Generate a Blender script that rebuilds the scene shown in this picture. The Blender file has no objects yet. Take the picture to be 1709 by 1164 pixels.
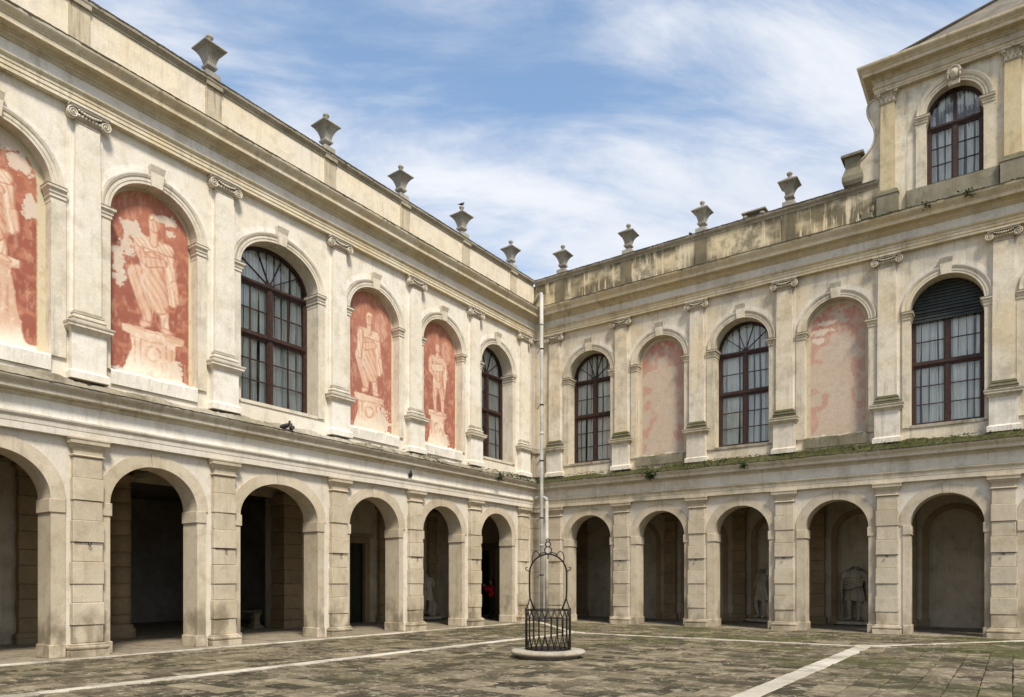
import bpy, bmesh, math, random
import numpy as np
from mathutils import Vector, Matrix
random.seed(7)
rng = np.random.default_rng(11)
scn = bpy.context.scene
COL = scn.collection
PI = math.pi

# ------------------------------------------------------------------ camera
W, H = 1709.0, 1164.0
F_PX, TH, Y0 = 1181.9, 0.6164, 973.2
CX, CY, CZ = 16.64, -25.13, 1.6
cd = bpy.data.cameras.new('camera'); cam = bpy.data.objects.new('camera', cd); COL.objects.link(cam)
cam.location = (CX, CY, CZ); cam.rotation_euler = (PI/2, 0, TH)
cd.sensor_width = 36; cd.lens = 36*F_PX/W
cd.shift_x = 0.0; cd.shift_y = (Y0-H/2)/W
cd.clip_start = .1; cd.clip_end = 1500
scn.camera = cam
# ------------------------------------------------------------------ sky and sun
SUN_EL, SUN_AZ = math.radians(52), math.radians(122)      # azimuth clockwise from +Y
SKY_STRENGTH = .13
w = bpy.data.worlds.new('World'); scn.world = w; w.use_nodes = True
def build_world():
    nt = w.node_tree; N = nt.nodes; L = nt.links; N.clear()
    out = N.new('ShaderNodeOutputWorld'); bg = N.new('ShaderNodeBackground'); bg.inputs['Strength'].default_value = SKY_STRENGTH
    sky = N.new('ShaderNodeTexSky'); sky.sky_type = 'NISHITA'; sky.sun_disc = False
    sky.sun_elevation = SUN_EL; sky.sun_rotation = SUN_AZ; sky.air_density = 1.0; sky.dust_density = .6; sky.ozone_density = 1.5
    tc = N.new('ShaderNodeTexCoord'); sep = N.new('ShaderNodeSeparateXYZ'); L.new(tc.outputs['Generated'], sep.inputs[0])
    def M(op, a, b=None, clamp=False):
        n = N.new('ShaderNodeMath'); n.operation = op; n.use_clamp = clamp
        for i, v in enumerate((a, b)):
            if v is None: continue
            if isinstance(v, (int, float)): n.inputs[i].default_value = v
            else: L.new(v, n.inputs[i])
        return n.outputs[0]
    zz = M('ADD', M('MAXIMUM', sep.outputs[2], 0.0), .22)
    px = M('DIVIDE', sep.outputs[0], zz); py = M('DIVIDE', sep.outputs[1], zz)
    cmb = N.new('ShaderNodeCombineXYZ'); L.new(px, cmb.inputs[0]); L.new(py, cmb.inputs[1])
    m0 = N.new('ShaderNodeMapping'); m0.inputs['Rotation'].default_value = (0, 0, math.radians(-35-8)); L.new(cmb.outputs[0], m0.inputs[0])
    mp = N.new('ShaderNodeMapping'); mp.inputs['Scale'].default_value = (.75, 2.0, 1); mp.inputs['Location'].default_value = SKY_OFF
    L.new(m0.outputs[0], mp.inputs[0])
    n1 = N.new('ShaderNodeTexNoise'); n1.inputs['Scale'].default_value = 2.3; n1.inputs['Detail'].default_value = 10; n1.inputs['Roughness'].default_value = .60; n1.inputs['Distortion'].default_value = .4
    L.new(mp.outputs[0], n1.inputs['Vector'])
    n2 = N.new('ShaderNodeTexNoise'); n2.inputs['Scale'].default_value = .8; n2.inputs['Detail'].default_value = 4
    L.new(mp.outputs[0], n2.inputs['Vector'])
    s = M('ADD', M('MULTIPLY', n1.outputs['Fac'], .72), M('MULTIPLY', n2.outputs['Fac'], .45))
    # cloud thickens towards the horizon
    s = M('ADD', s, M('MULTIPLY', M('SUBTRACT', .56, sep.outputs[2]), .9))
    r = N.new('ShaderNodeValToRGB'); r.color_ramp.elements[0].position = .43; r.color_ramp.elements[0].color = (0, 0, 0, 1)
    r.color_ramp.elements[1].position = .70; r.color_ramp.elements[1].color = (1, 1, 1, 1); r.color_ramp.interpolation = 'EASE'
    L.new(s, r.inputs[0])
    cc = N.new('ShaderNodeValToRGB'); cc.color_ramp.elements[0].position = .35; cc.color_ramp.elements[0].color = (2.45, 2.65, 3.05, 1)
    cc.color_ramp.elements[1].position = .8; cc.color_ramp.elements[1].color = (3.65, 3.7, 3.8, 1)
    L.new(n1.outputs['Fac'], cc.inputs[0])
    tint = N.new('ShaderNodeMix'); tint.data_type = 'RGBA'; tint.blend_type = 'MULTIPLY'; tint.inputs[0].default_value = 1
    tint.inputs[7].default_value = (SKY_TINT[0], SKY_TINT[1], SKY_TINT[2], 1); L.new(sky.outputs[0], tint.inputs[6])
    mx = N.new('ShaderNodeMix'); mx.data_type = 'RGBA'
    L.new(M('MULTIPLY', r.outputs[0], .92), mx.inputs[0]); L.new(tint.outputs[2], mx.inputs[6]); L.new(cc.outputs[0], mx.inputs[7])
    L.new(mx.outputs[2], bg.inputs[0]); L.new(bg.outputs[0], out.inputs[0])
SKY_TINT = (.94, .93, .86)
SKY_OFF = (3.1, 1.7, 0)
build_world()
sd = bpy.data.lights.new('sun', 'SUN'); sd.energy = 2.1; sd.angle = math.radians(12); sd.color = (1, .92, .79)
sun = bpy.data.objects.new('sun', sd); COL.objects.link(sun)
sv = Vector((math.cos(SUN_EL)*math.sin(SUN_AZ), math.cos(SUN_EL)*math.cos(SUN_AZ), math.sin(SUN_EL)))
sun.rotation_euler = sv.to_track_quat('Z', 'Y').to_euler(); sun.location = (30, -40, 40)
scn.view_settings.view_transform = 'Standard'; scn.view_settings.look = 'None'
scn.view_settings.gamma = 1; scn.view_settings.use_curve_mapping = False
scn.view_settings.exposure = 1.12
scn.render.engine = 'CYCLES'
scn.cycles.max_bounces = 8; scn.cycles.diffuse_bounces = 5; scn.cycles.transparent_max_bounces = 12

# ------------------------------------------------------------------ materials
MATS = {}
class NT:
    def __init__(s, name):
        m = bpy.data.materials.new(name); m.use_nodes = True; s.m = m; s.t = m.node_tree; s.N = s.t.nodes; s.L = s.t.links
        s.b = s.N['Principled BSDF']; s.geo = s.N.new('ShaderNodeNewGeometry'); MATS[name] = m
    def set(s, inp, v):
        if hasattr(v, 'is_linked') or isinstance(v, bpy.types.NodeSocket): s.L.new(v, inp)
        else: inp.default_value = v
    def math(s, op, a, b=0.0, clamp=False):
        n = s.N.new('ShaderNodeMath'); n.operation = op; n.use_clamp = clamp; s.set(n.inputs[0], a); s.set(n.inputs[1], b); return n.outputs[0]
    def noise(s, scale, vec=None, sc=(1, 1, 1), loc=(0, 0, 0), detail=5, rough=.55, dist=0):
        mp = s.N.new('ShaderNodeMapping'); mp.inputs['Scale'].default_value = sc; mp.inputs['Location'].default_value = loc
        s.L.new(vec or s.geo.outputs['Position'], mp.inputs[0])
        n = s.N.new('ShaderNodeTexNoise'); n.inputs['Scale'].default_value = scale; n.inputs['Detail'].default_value = detail
        n.inputs['Roughness'].default_value = rough; n.inputs['Distortion'].default_value = dist; s.L.new(mp.outputs[0], n.inputs['Vector'])
        return n.outputs['Fac']
    def ramp(s, v, a, b):
        n = s.N.new('ShaderNodeMapRange'); n.clamp = True; n.interpolation_type = 'SMOOTHSTEP'
        s.set(n.inputs[0], v); n.inputs[1].default_value = a; n.inputs[2].default_value = b; return n.outputs[0]
    def mix(s, f, a, b, bt='MIX'):
        n = s.N.new('ShaderNodeMix'); n.data_type = 'RGBA'; n.blend_type = bt
        s.set(n.inputs[0], f)
        for i, v in ((6, a), (7, b)):
            if isinstance(v, tuple): n.inputs[i].default_value = (v[0], v[1], v[2], 1)
            else: s.L.new(v, n.inputs[i])
        return n.outputs[2]
    def bump(s, h, strength=.3, dist=.01):
        n = s.N.new('ShaderNodeBump'); n.inputs['Strength'].default_value = strength; n.inputs['Distance'].default_value = dist
        s.L.new(h, n.inputs['Height']); s.L.new(n.outputs[0], s.b.inputs['Normal'])
    def fin(s, col, rough=.9, spec=.25):
        s.set(s.b.inputs['Base Color'], col if not isinstance(col, tuple) else (*col, 1)); s.set(s.b.inputs['Roughness'], rough)
        s.b.inputs['Specular IOR Level'].default_value = spec; return s.m

def stone(name, c1, c2, stain=(.2, .16, .1), st_amt=.5, st_lo=.52, st_hi=.75, grime=0.0, moss=0.0, moss_col=(.085, .085, .025), bump=.35, damp=0.0, yellow=0.0, pits=0.0, objvar=.0):
    k = NT(name)
    big = k.noise(.55, detail=4); mid = k.noise(2.6, detail=6, rough=.6); fine = k.noise(26, detail=5, rough=.7)
    c = k.mix(k.ramp(big, .35, .65), c1, c2)
    if yellow: c = k.mix(k.math('MULTIPLY', k.ramp(k.noise(.8, loc=(7, 3, 1), detail=5), .45, .68), yellow), c, (.62, .47, .24))
    c = k.mix(k.math('MULTIPLY', k.ramp(mid, .48, .68), .34), c, (c2[0]*.62, c2[1]*.58, c2[2]*.5))
    # vertical run-off stains
    sa = k.noise(1.0, sc=(6.5, 6.5, .42), loc=(3, 9, 2), detail=8, rough=.68)
    sb = k.noise(1.0, sc=(.5, .5, .9), loc=(1, 4, 8), detail=3)
    st = k.math('MULTIPLY', k.ramp(sa, st_lo-.03, st_hi-.06), k.ramp(sb, .36, .56))
    c = k.mix(k.math('MULTIPLY', st, st_amt), c, stain)
    if grime:
        g = k.math('MULTIPLY', k.ramp(k.noise(1.3, sc=(1, 1, .8), loc=(5, 5, 5), detail=8, rough=.7), .47, .66), grime)
        c = k.mix(g, c, (.1, .085, .055))
    if damp:
        sep = k.N.new('ShaderNodeSeparateXYZ'); k.L.new(k.geo.outputs['Position'], sep.inputs[0])
        edge = k.math('ADD', sep.outputs[2], k.math('MULTIPLY', k.noise(1.7, detail=5, loc=(2, 2, 2)), -1.6))
        dm = k.math('MULTIPLY', k.ramp(k.math('MULTIPLY', edge, -1.0), -.35, .25), k.ramp(k.noise(2.2, sc=(1, 1, .6), loc=(9, 1, 3), detail=7), .38, .6))
        c = k.mix(k.math('MULTIPLY', dm, damp), c, (.17, .14, .09))
    if pits:
        pt = k.ramp(k.noise(9, detail=7, rough=.75, loc=(4, 4, 1)), .60, .70)
        c = k.mix(k.math('MULTIPLY', pt, pits), c, (.12, .10, .065))
    if moss:
        sn = k.N.new('ShaderNodeSeparateXYZ'); k.L.new(k.geo.outputs['Normal'], sn.inputs[0])
        up = k.ramp(k.math('ADD', sn.outputs[2], k.math('MULTIPLY', k.noise(5, detail=6), .55)), .62, .9)
        mc = k.mix(k.noise(7, detail=6, loc=(3, 3, 3)), moss_col, (moss_col[0]*.35, moss_col[1]*.33, moss_col[2]*.5))
        c = k.mix(k.math('MULTIPLY', up, moss), c, mc)
    if objvar:
        oi = k.N.new('ShaderNodeObjectInfo')
        v = k.math('ADD', k.math('MULTIPLY', oi.outputs['Random'], objvar), 1-objvar*.5)
        cmb = k.N.new('ShaderNodeCombineColor')
        for i in range(3): k.L.new(v, cmb.inputs[i])
        c = k.mix(1.0, c, cmb.outputs[0], 'MULTIPLY')
    f2 = k.math('ADD', k.math('ADD', k.math('MULTIPLY', fine, .55), k.math('MULTIPLY', k.noise(6.5, detail=8, rough=.75, loc=(8, 8, 8)), .36)), .56)
    cmb = k.N.new('ShaderNodeCombineColor')
    for i in range(3): k.L.new(f2, cmb.inputs[i])
    c = k.mix(1.0, c, cmb.outputs[0], 'MULTIPLY')
    h = k.math('ADD', k.math('MULTIPLY', fine, .5), k.math('MULTIPLY', mid, 1.0))
    k.bump(h, bump, .018)
    return k.fin(c, .92, .2)

M = {}
M['plasterL'] = stone('cream_plaster', (.755, .705, .61), (.70, .635, .52), st_amt=.18, yellow=.16, bump=.25)
M['plasterR'] = stone('aged_plaster', (.68, .61, .49), (.62, .535, .40), st_amt=.45, yellow=.4, grime=.3, bump=.45, pits=.3)
M['trimL'] = stone('pale_trim_stone', (.70, .64, .53), (.64, .57, .45), grime=.22, st_amt=.4, yellow=.12, moss=.75, moss_col=(.13, .115, .075), bump=.3)
M['trimR'] = stone('weathered_trim_stone', (.62, .555, .44), (.56, .49, .365), st_amt=.5, yellow=.2, grime=.35, moss=.95, moss_col=(.13, .12, .04), bump=.4)
M['whiteL'] = stone('whitewashed_plaster', (.79, .75, .67), (.74, .69, .59), st_amt=.22, bump=.25)
M['whiteR'] = stone('whitewashed_plaster_worn', (.69, .645, .555), (.64, .575, .47), st_amt=.4, grime=.2, bump=.3)
M['lowL'] = stone('sandy_block_stone', (.55, .475, .36), (.47, .395, .28), st_amt=.25, damp=.75, bump=.45, pits=.22, objvar=.14)
M['lowR'] = stone('sandy_block_stone_worn', (.51, .445, .34), (.45, .38, .275), st_amt=.3, damp=.6, bump=.5, pits=.3, objvar=.14)
M['spandrel'] = stone('spandrel_plaster', (.64, .59, .505), (.60, .54, .44), st_amt=.2, bump=.25)
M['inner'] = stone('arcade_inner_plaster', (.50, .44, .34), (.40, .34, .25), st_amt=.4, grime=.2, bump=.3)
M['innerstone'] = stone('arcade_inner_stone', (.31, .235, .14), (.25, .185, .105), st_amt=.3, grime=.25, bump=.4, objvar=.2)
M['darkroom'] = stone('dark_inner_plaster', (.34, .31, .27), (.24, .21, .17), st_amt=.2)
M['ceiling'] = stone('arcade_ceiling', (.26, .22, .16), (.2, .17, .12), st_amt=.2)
M['corniceL'] = stone('cornice_ochre_stone', (.70, .625, .48), (.64, .54, .37), st_amt=.4, yellow=.3, moss=.9, moss_col=(.09, .08, .06), bump=.35, grime=.12)
M['corniceR'] = stone('cornice_ochre_stone_worn', (.64, .555, .40), (.58, .47, .30), st_amt=.45, yellow=.35, moss=.95, moss_col=(.09, .085, .04), bump=.4, grime=.22)
M['corniceLow'] = stone('lower_cornice_stone', (.60, .545, .44), (.53, .465, .355), st_amt=.5, moss=.95, moss_col=(.08, .075, .045), bump=.35, grime=.12)
M['parL'] = stone('ochre_parapet_plaster', (.74, .645, .48), (.72, .65, .53), st_amt=.2, yellow=.2, bump=.25)
M['parR'] = stone('stained_parapet_plaster', (.68, .56, .35), (.64, .55, .39), stain=(.12, .10, .06), st_amt=.9, st_lo=.46, st_hi=.55, yellow=.3, grime=.75, bump=.4, pits=.5)
M['stripL'] = stone('parapet_strip', (.56, .48, .34), (.50, .43, .31), stain=(.2, .17, .11), st_amt=.7, st_lo=.45, st_hi=.65, bump=.35)
M['stripR'] = stone('dark_lichen_strip', (.24, .195, .12), (.20, .165, .105), stain=(.11, .095, .06), st_amt=.8, st_lo=.4, st_hi=.62, grime=.5, bump=.5)
M['capstone'] = stone('coping_stone', (.42, .37, .28), (.34, .295, .21), st_amt=.4, grime=.4, moss=.8, moss_col=(.11, .1, .07), bump=.5)
M['urn'] = stone('urn_stone', (.44, .41, .35), (.33, .305, .25), st_amt=.5, grime=.35, bump=.5, moss=.4, moss_col=(.1, .09, .06))
M['statue'] = stone('statue_marble', (.46, .41, .33), (.33, .29, .22), st_amt=.5, grime=.3, bump=.4)
M['mossystone'] = stone('mossy_stone', (.30, .27, .2), (.2, .18, .12), st_amt=.6, grime=.6, moss=.9, moss_col=(.1, .105, .03), bump=.6)
M['wellstone'] = stone('well_step_stone', (.42, .37, .29), (.33, .28, .21), st_amt=.4, grime=.4, bump=.7, pits=.4)
M['strip'] = stone('white_paving_stone', (.58, .53, .44), (.47, .42, .33), st_amt=.2, grime=.55, bump=.5, pits=.2, objvar=.2)
M['tower'] = stone('tower_plaster', (.70, .645, .53), (.64, .54, .37), st_amt=.6, yellow=.4, grime=.4, bump=.4, pits=.25)
M['towerpil'] = stone('tower_pilaster_plaster', (.56, .46, .29), (.53, .43, .26), stain=(.17, .14, .09), st_amt=.6, yellow=.3, grime=.28, bump=.45, pits=.4)

def simple(name, col, rough=.6, metal=0, spec=.4, nz=0, nscale=12, emission=None):
    k = NT(name)
    c = col
    if nz:
        n = k.ramp(k.noise(nscale, detail=6), .35, .65)
        c = k.mix(n, col, (col[0]*(1-nz), col[1]*(1-nz), col[2]*(1-nz)))
        k.bump(k.noise(nscale*2), .25, .01)
    k.b.inputs['Metallic'].default_value = metal
    return k.fin(c, rough, spec)
M['wood'] = simple('red_brown_painted_wood', (.055, .022, .013), .55, nz=.5, nscale=9)
M['iron'] = simple('black_wrought_iron', (.022, .017, .014), .55, .3, nz=.4)
M['pipe'] = simple('grey_painted_pipe', (.50, .49, .44), .6, nz=.3, nscale=2)
M['curtain'] = simple('white_curtain', (.90, .89, .84), .9, nz=.08, nscale=2)
M['room'] = simple('dark_room_shade', (.05, .048, .045), .9)  # near-black colour stands for the shade of interiors behind windows and doors
M['door'] = simple('dark_green_door', (.012, .018, .013), .5, nz=.4)
M['shutter'] = simple('dark_green_shutter', (.03, .036, .03), .6, nz=.4, nscale=6)
M['black'] = simple('black_cloth', (.012, .012, .014), .8)
M['red'] = simple('red_jacket_cloth', (.62, .02, .035), .75, nz=.3)
M['skin'] = simple('skin', (.42, .22, .15), .6)
M['hair'] = simple('dark_hair', (.015, .01, .008), .6)
M['pigeon'] = simple('pigeon_feathers', (.04, .042, .05), .6, nz=.5, nscale=30)
M['leaf'] = simple('dark_green_leaves', (.035, .06, .014), .7, nz=.5, nscale=20)
M['mossgreen'] = simple('moss_green', (.075, .08, .02), .95, nz=.75, nscale=3)
M['mossledge'] = stone('moss_covered_ledge', (.25, .22, .14), (.06, .055, .03), st_amt=.5, grime=.75, moss=.85, moss_col=(.085, .09, .02), bump=.9)
M['mossbase'] = stone('moss_topped_moulding', (.26, .23, .16), (.10, .095, .05), st_amt=.4, grime=.6, moss=.9, moss_col=(.10, .11, .025), bump=.8)
M['dirtbank'] = stone('dirt_streaked_ledge', (.50, .455, .375), (.34, .30, .22), st_amt=.7, grime=.75, moss=.3, moss_col=(.12, .11, .05), bump=.8)
M['crust'] = stone('black_lichen_crust', (.10, .088, .06), (.05, .043, .03), st_amt=.3, grime=.4, bump=.9)
M['terracotta'] = stone('roof_tiles', (.22, .19, .15), (.15, .13, .10), st_amt=.4, grime=.5, bump=.6)
def glassmat():
    k = NT('window_glass'); N, L = k.N, k.L
    N.remove(k.b)
    tr = N.new('ShaderNodeBsdfTransparent'); tr.inputs[0].default_value = (.93, .96, .95, 1)
    gl = N.new('ShaderNodeBsdfGlossy'); gl.inputs['Roughness'].default_value = .04; gl.inputs[0].default_value = (.9, .95, 1, 1)
    fr = N.new('ShaderNodeFresnel'); fr.inputs[0].default_value = 1.38
    b = N.new('ShaderNodeBump'); b.inputs['Strength'].default_value = .06; b.inputs['Distance'].default_value = .02
    n = N.new('ShaderNodeTexNoise'); n.inputs['Scale'].default_value = 1.6; L.new(k.geo.outputs['Position'], n.inputs['Vector']); L.new(n.outputs['Fac'], b.inputs['Height'])
    L.new(b.outputs[0], gl.inputs['Normal']); L.new(b.outputs[0], fr.inputs['Normal'])
    mx = N.new('ShaderNodeMixShader'); L.new(k.math('ADD', fr.outputs[0], .05, True), mx.inputs[0]); L.new(tr.outputs[0], mx.inputs[1]); L.new(gl.outputs[0], mx.inputs[2])
    L.new(mx.outputs[0], N['Material Output'].inputs[0]); return k.m
M['glass'] = glassmat()
def frescomat():
    k = NT('fresco_paint'); a = k.N.new('ShaderNodeVertexColor'); a.layer_name = 'paint'
    f = k.math('ADD', k.math('MULTIPLY', k.noise(30, detail=6, rough=.7), .4), .8)
    cmb = k.N.new('ShaderNodeCombineColor')
    for i in range(3): k.L.new(f, cmb.inputs[i])
    c = k.mix(1.0, a.outputs[0], cmb.outputs[0], 'MULTIPLY'); k.bump(k.noise(14, detail=6), .3, .01)
    return k.fin(c, .95, .1)
M['fresco'] = frescomat()
def pavemat(name, base, dark, light, green, gr_amt):
    k = NT(name)
    at = k.N.new('ShaderNodeAttribute'); at.attribute_name = 'tint'
    n = k.noise(1.1, detail=8, rough=.72); n2 = k.noise(7.5, detail=8, rough=.78, loc=(3, 1, 2)); n3 = k.noise(.35, detail=4, loc=(8, 2, 0))
    c = k.mix(k.ramp(k.math('ADD', k.math('MULTIPLY', at.outputs['Fac'], 1.0), k.math('MULTIPLY', n, .7)), .42, 1.1), dark, base)
    c = k.mix(k.math('MULTIPLY', k.ramp(k.math('ADD', n2, k.math('MULTIPLY', k.noise(2.0, detail=5, loc=(6, 6, 0)), .6)), .80, .92), .75), c, light)
    c = k.mix(k.math('MULTIPLY', k.ramp(k.noise(2.1, detail=9, rough=.78, loc=(5, 9, 0)), .50, .61), .7), c, dark)
    c = k.mix(k.math('MULTIPLY', k.ramp(at.outputs['Fac'], .75, 1.0), .35), c, light)
    c = k.mix(k.math('MULTIPLY', k.ramp(k.noise(17, detail=6, rough=.8, loc=(1, 4, 0)), .55, .68), .55), c, (.03, .025, .015))
    g = k.ramp(k.math('ADD', k.noise(3.2, detail=8, rough=.72, loc=(1, 7, 0)), k.math('MULTIPLY', n3, .9)), .90, 1.08)
    sep = k.N.new('ShaderNodeSeparateXYZ'); k.L.new(k.geo.outputs['Position'], sep.inputs[0])
    near = k.ramp(k.math('ADD', sep.outputs[1], k.math('MULTIPLY', sep.outputs[0], .35)), -11.0, -1.0)
    c = k.mix(k.math('MULTIPLY', g, k.math('ADD', k.math('MULTIPLY', near, .6), gr_amt), True), c, green)
    k.bump(k.math('ADD', n2, k.math('MULTIPLY', n, .5)), .8, .02)
    return k.fin(c, k.math('SUBTRACT', .95, k.math('MULTIPLY', k.ramp(k.noise(.8, loc=(2, 2, 0)), .5, .7), .25)), .3)
M['pave'] = pavemat('courtyard_trachyte', (.150, .118, .073), (.045, .036, .021), (.38, .32, .215), (.065, .068, .018), .26)
M['pave_in'] = pavemat('arcade_floor_stone', (.27, .225, .16), (.13, .11, .08), (.34, .29, .22), (.1, .1, .03), 0)
M['joint'] = pavemat('mossy_joint_soil', (.05, .05, .022), (.02, .018, .01), (.09, .09, .04), (.07, .085, .015), .6)

# ------------------------------------------------------------------ mesh helpers
class MB:
    def __init__(s): s.v = []; s.f = []; s.sm = []
    def add(s, vs, fs, smooth=False):
        o = len(s.v); s.v += [tuple(map(float, v)) for v in vs]
        for f in fs: s.f.append(tuple(i+o for i in f)); s.sm.append(smooth)
        return s
    def box(s, x0, x1, y0, y1, z0, z1):
        return s.add([(x, y, z) for z in (z0, z1) for y in (y0, y1) for x in (x0, x1)],
                     [(0, 2, 3, 1), (4, 5, 7, 6), (0, 1, 5, 4), (2, 6, 7, 3), (0, 4, 6, 2), (1, 3, 7, 5)])
    def cbox(s, x0, x1, y0, y1, z0, z1, c=.012):
        bm = bmesh.new(); bmesh.ops.create_cube(bm, size=1)
        for v in bm.verts: v.co = Vector(((x0+x1)/2+v.co.x*(x1-x0), (y0+y1)/2+v.co.y*(y1-y0), (z0+z1)/2+v.co.z*(z1-z0)))
        bmesh.ops.bevel(bm, geom=bm.edges[:], offset=c, segments=1, affect='EDGES')
        s.bm(bm); return s
    def bm(s, bm, smooth=False):
        bm.verts.index_update()
        s.add([v.co[:] for v in bm.verts], [[v.index for v in f.verts] for f in bm.faces], smooth); bm.free()
    def grid(s, pts, closed_u=False, closed_v=False, smooth=True, caps=False):
        nu, nv = len(pts), len(pts[0]); o = len(s.v)
        for r in pts: s.v += [tuple(map(float, p)) for p in r]
        for i in range(nu if closed_u else nu-1):
            for j in range(nv if closed_v else nv-1):
                i2, j2 = (i+1) % nu, (j+1) % nv
                s.f.append((o+i*nv+j, o+i*nv+j2, o+i2*nv+j2, o+i2*nv+j)); s.sm.append(smooth)
        if caps:
            s.f.append(tuple(o+j for j in range(nv))); s.sm.append(False); s.f.append(tuple(o+(nu-1)*nv+j for j in range(nv))); s.sm.append(False)
        return s
    def lathe(s, prof, n=24, c=(0, 0), smooth=True, rot=0, caps=True, sq=False):
        pts = []
        for r, z in prof:
            k = r*(1/math.cos(PI/n) if sq else 1)
            pts.append([(c[0]+k*math.cos(rot+2*PI*j/n), c[1]+k*math.sin(rot+2*PI*j/n), z) for j in range(n)])
        return s.grid(pts, closed_v=True, smooth=smooth, caps=caps)
    def tube(s, path, r, n=6, closed=False, smooth=True):
        path = [Vector(p) for p in path]; m = len(path); pts = []; up = None
        for i, p in enumerate(path):
            a = path[(i-1) % m] if (closed or i > 0) else p; b = path[(i+1) % m] if (closed or i < m-1) else p
            t = (b-a).normalized()
            if up is None: up = t.orthogonal().normalized()
            up = (up-t*up.dot(t)); up = up.normalized() if up.length > 1e-6 else t.orthogonal().normalized()
            sd_ = t.cross(up); rr = r[i] if isinstance(r, (list, tuple)) else r
            pts.append([p+(up*math.cos(2*PI*j/n)+sd_*math.sin(2*PI*j/n))*rr for j in range(n)])
        return s.grid(pts, closed_u=closed, closed_v=True, smooth=smooth, caps=not closed)
    def ring3(s, prof, w, o0, back=0.0):
        """moulding round three sides of a pilaster: prof = (out, z), half width w, face at o0"""
        pts = []
        for out, z in prof:
            pts.append([(-w-out, -back, z), (-w-out, -(o0+out), z), (w+out, -(o0+out), z), (w+out, -back, z)])
        s.grid(pts, smooth=False)
        a, b = prof[0], prof[-1]
        for out, z in (a, b):
            s.add([(-w-out, -back, z), (-w-out, -(o0+out), z), (w+out, -(o0+out), z), (w+out, -back, z)], [(0, 1, 2, 3)])
        return s
    def mesh(s, name, recalc=True):
        me = bpy.data.meshes.new(name); me.from_pydata(s.v, [], s.f)
        if recalc:
            bm = bmesh.new(); bm.from_mesh(me); bmesh.ops.recalc_face_normals(bm, faces=bm.faces); bm.to_mesh(me); bm.free()
        for p, q in zip(me.polygons, s.sm): p.use_smooth = q
        return me
    def build(s, name, mat, parent=None, loc=(0, 0, 0), recalc=True):
        me = s.mesh(name, recalc); me.materials.append(mat); return obj(name, me, parent, loc)
def obj(name, me, parent=None, loc=(0, 0, 0), rz=0):
    o = bpy.data.objects.new(name, me); COL.objects.link(o); o.parent = parent; o.location = loc; o.rotation_euler = (0, 0, rz); return o
def empty(name, loc=(0, 0, 0), rz=0, parent=None):
    o = bpy.data.objects.new(name, None); o.empty_display_size = .2; COL.objects.link(o); o.parent = parent; o.location = loc; o.rotation_euler = (0, 0, rz); return o
def tag(o, label=None, cat=None, group=None, kind=None):
    if label: o['label'] = label
    if cat: o['category'] = cat
    if group: o['group'] = group
    if kind: o['kind'] = kind
    return o
def copy_tree(o, parent=None):
    c = o.copy(); COL.objects.link(c); c.parent = parent
    for ch in list(o.children): copy_tree(ch, c)
    return c
def setmat(o, m):
    o.material_slots[0].link = 'OBJECT'; o.material_slots[0].material = m

# ------------------------------------------------------------------ ground
ground = MB().add([(-300, -300, -.022), (300, -300, -.022), (300, 300, -.022), (-300, 300, -.022)], [(0, 1, 2, 3)]).build('ground', M['joint'])
tag(ground, kind='structure')
FW = Vector((-math.sin(TH), math.cos(TH))); RT = Vector((math.cos(TH), math.sin(TH)))
def project(x, y, z):
    r = Vector((x-CX, y-CY)); D = r.dot(FW)
    if D < .3: return None
    return W/2+F_PX*r.dot(RT)/D, Y0-F_PX*(z-CZ)/D, D
slabs = []
def lay(x0, x1, y0, y1, along, wd, l0, l1, hole=None):
    a0, a1, b0, b1 = (x0, x1, y0, y1) if along == 'x' else (y0, y1, x0, x1)
    n = max(1, round((b1-b0)/wd)); st = (b1-b0)/n
    for i in range(n):
        p = a0-random.random()*l0; bb0 = b0+i*st; bb1 = bb0+st
        while p < a1:
            q = p+random.uniform(l0, l1); s, e = max(p, a0), min(q, a1)
            if a1-e < .18: e = a1; q = a1+1
            if e-s > .12: slabs.append((s, e, bb0, bb1) if along == 'x' else (bb0, bb1, s, e))
            p = q
lay(5.28, 13.42, -24.4, -5.6, 'x', .40, .42, .8)
lay(.80, 5.0, -24.4, -5.6, 'y', .42, .45, .8)
lay(13.72, 27, -24.4, -5.6, 'y', .42, .42, .75)
lay(.80, 27, -5.32, -.5, 'x', .41, .45, .85)
def slab_geo(mb, s, tints, mat_t):
    x0, x1, y0, y1 = s; g = random.uniform(.004, .009); c = .012
    h = random.gauss(0, .004); tx = random.gauss(0, .004); ty = random.gauss(0, .004)
    x0 += g; x1 -= g; y0 += g; y1 -= g
    j = lambda: random.uniform(-.006, .006)
    P = [(x0+j(), y0+j()), (x1+j(), y0+j()), (x1+j(), y1+j()), (x0+j(), y1+j())]
    cx, cy = (x0+x1)/2, (y0+y1)/2
    vs = [(x, y, -.034) for x, y in P]+[(x, y, h-.008) for x, y in P]
    for x, y in P:
        ix, iy = x+(c if x < cx else -c), y+(c if y < cy else -c)
        vs.append((ix, iy, h+tx*(1 if x > cx else -1)+ty*(1 if y > cy else -1)))
    fs = [(8, 9, 10, 11)]
    for k in range(4):
        k2 = (k+1) % 4; fs += [(k, k2, 4+k2, 4+k), (4+k, 4+k2, 8+k2, 8+k)]
    mb.add(vs, fs); tints += [mat_t]*len(vs)
def slab_build(name, mb, tints, mat, parent):
    me = mb.mesh(name, False); at = me.attributes.new('tint', 'FLOAT', 'POINT'); at.data.foreach_set('value', tints); me.materials.append(mat)
    return obj(name, me, parent)
def size_px(s):
    p = project((s[0]+s[1])/2, (s[2]+s[3])/2, 0)
    if not p or not (-20 < p[0] < W+20 and p[1] < H+15): return 0
    return 1000/p[2]
order = sorted(slabs, key=lambda s: -size_px(s))
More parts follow.
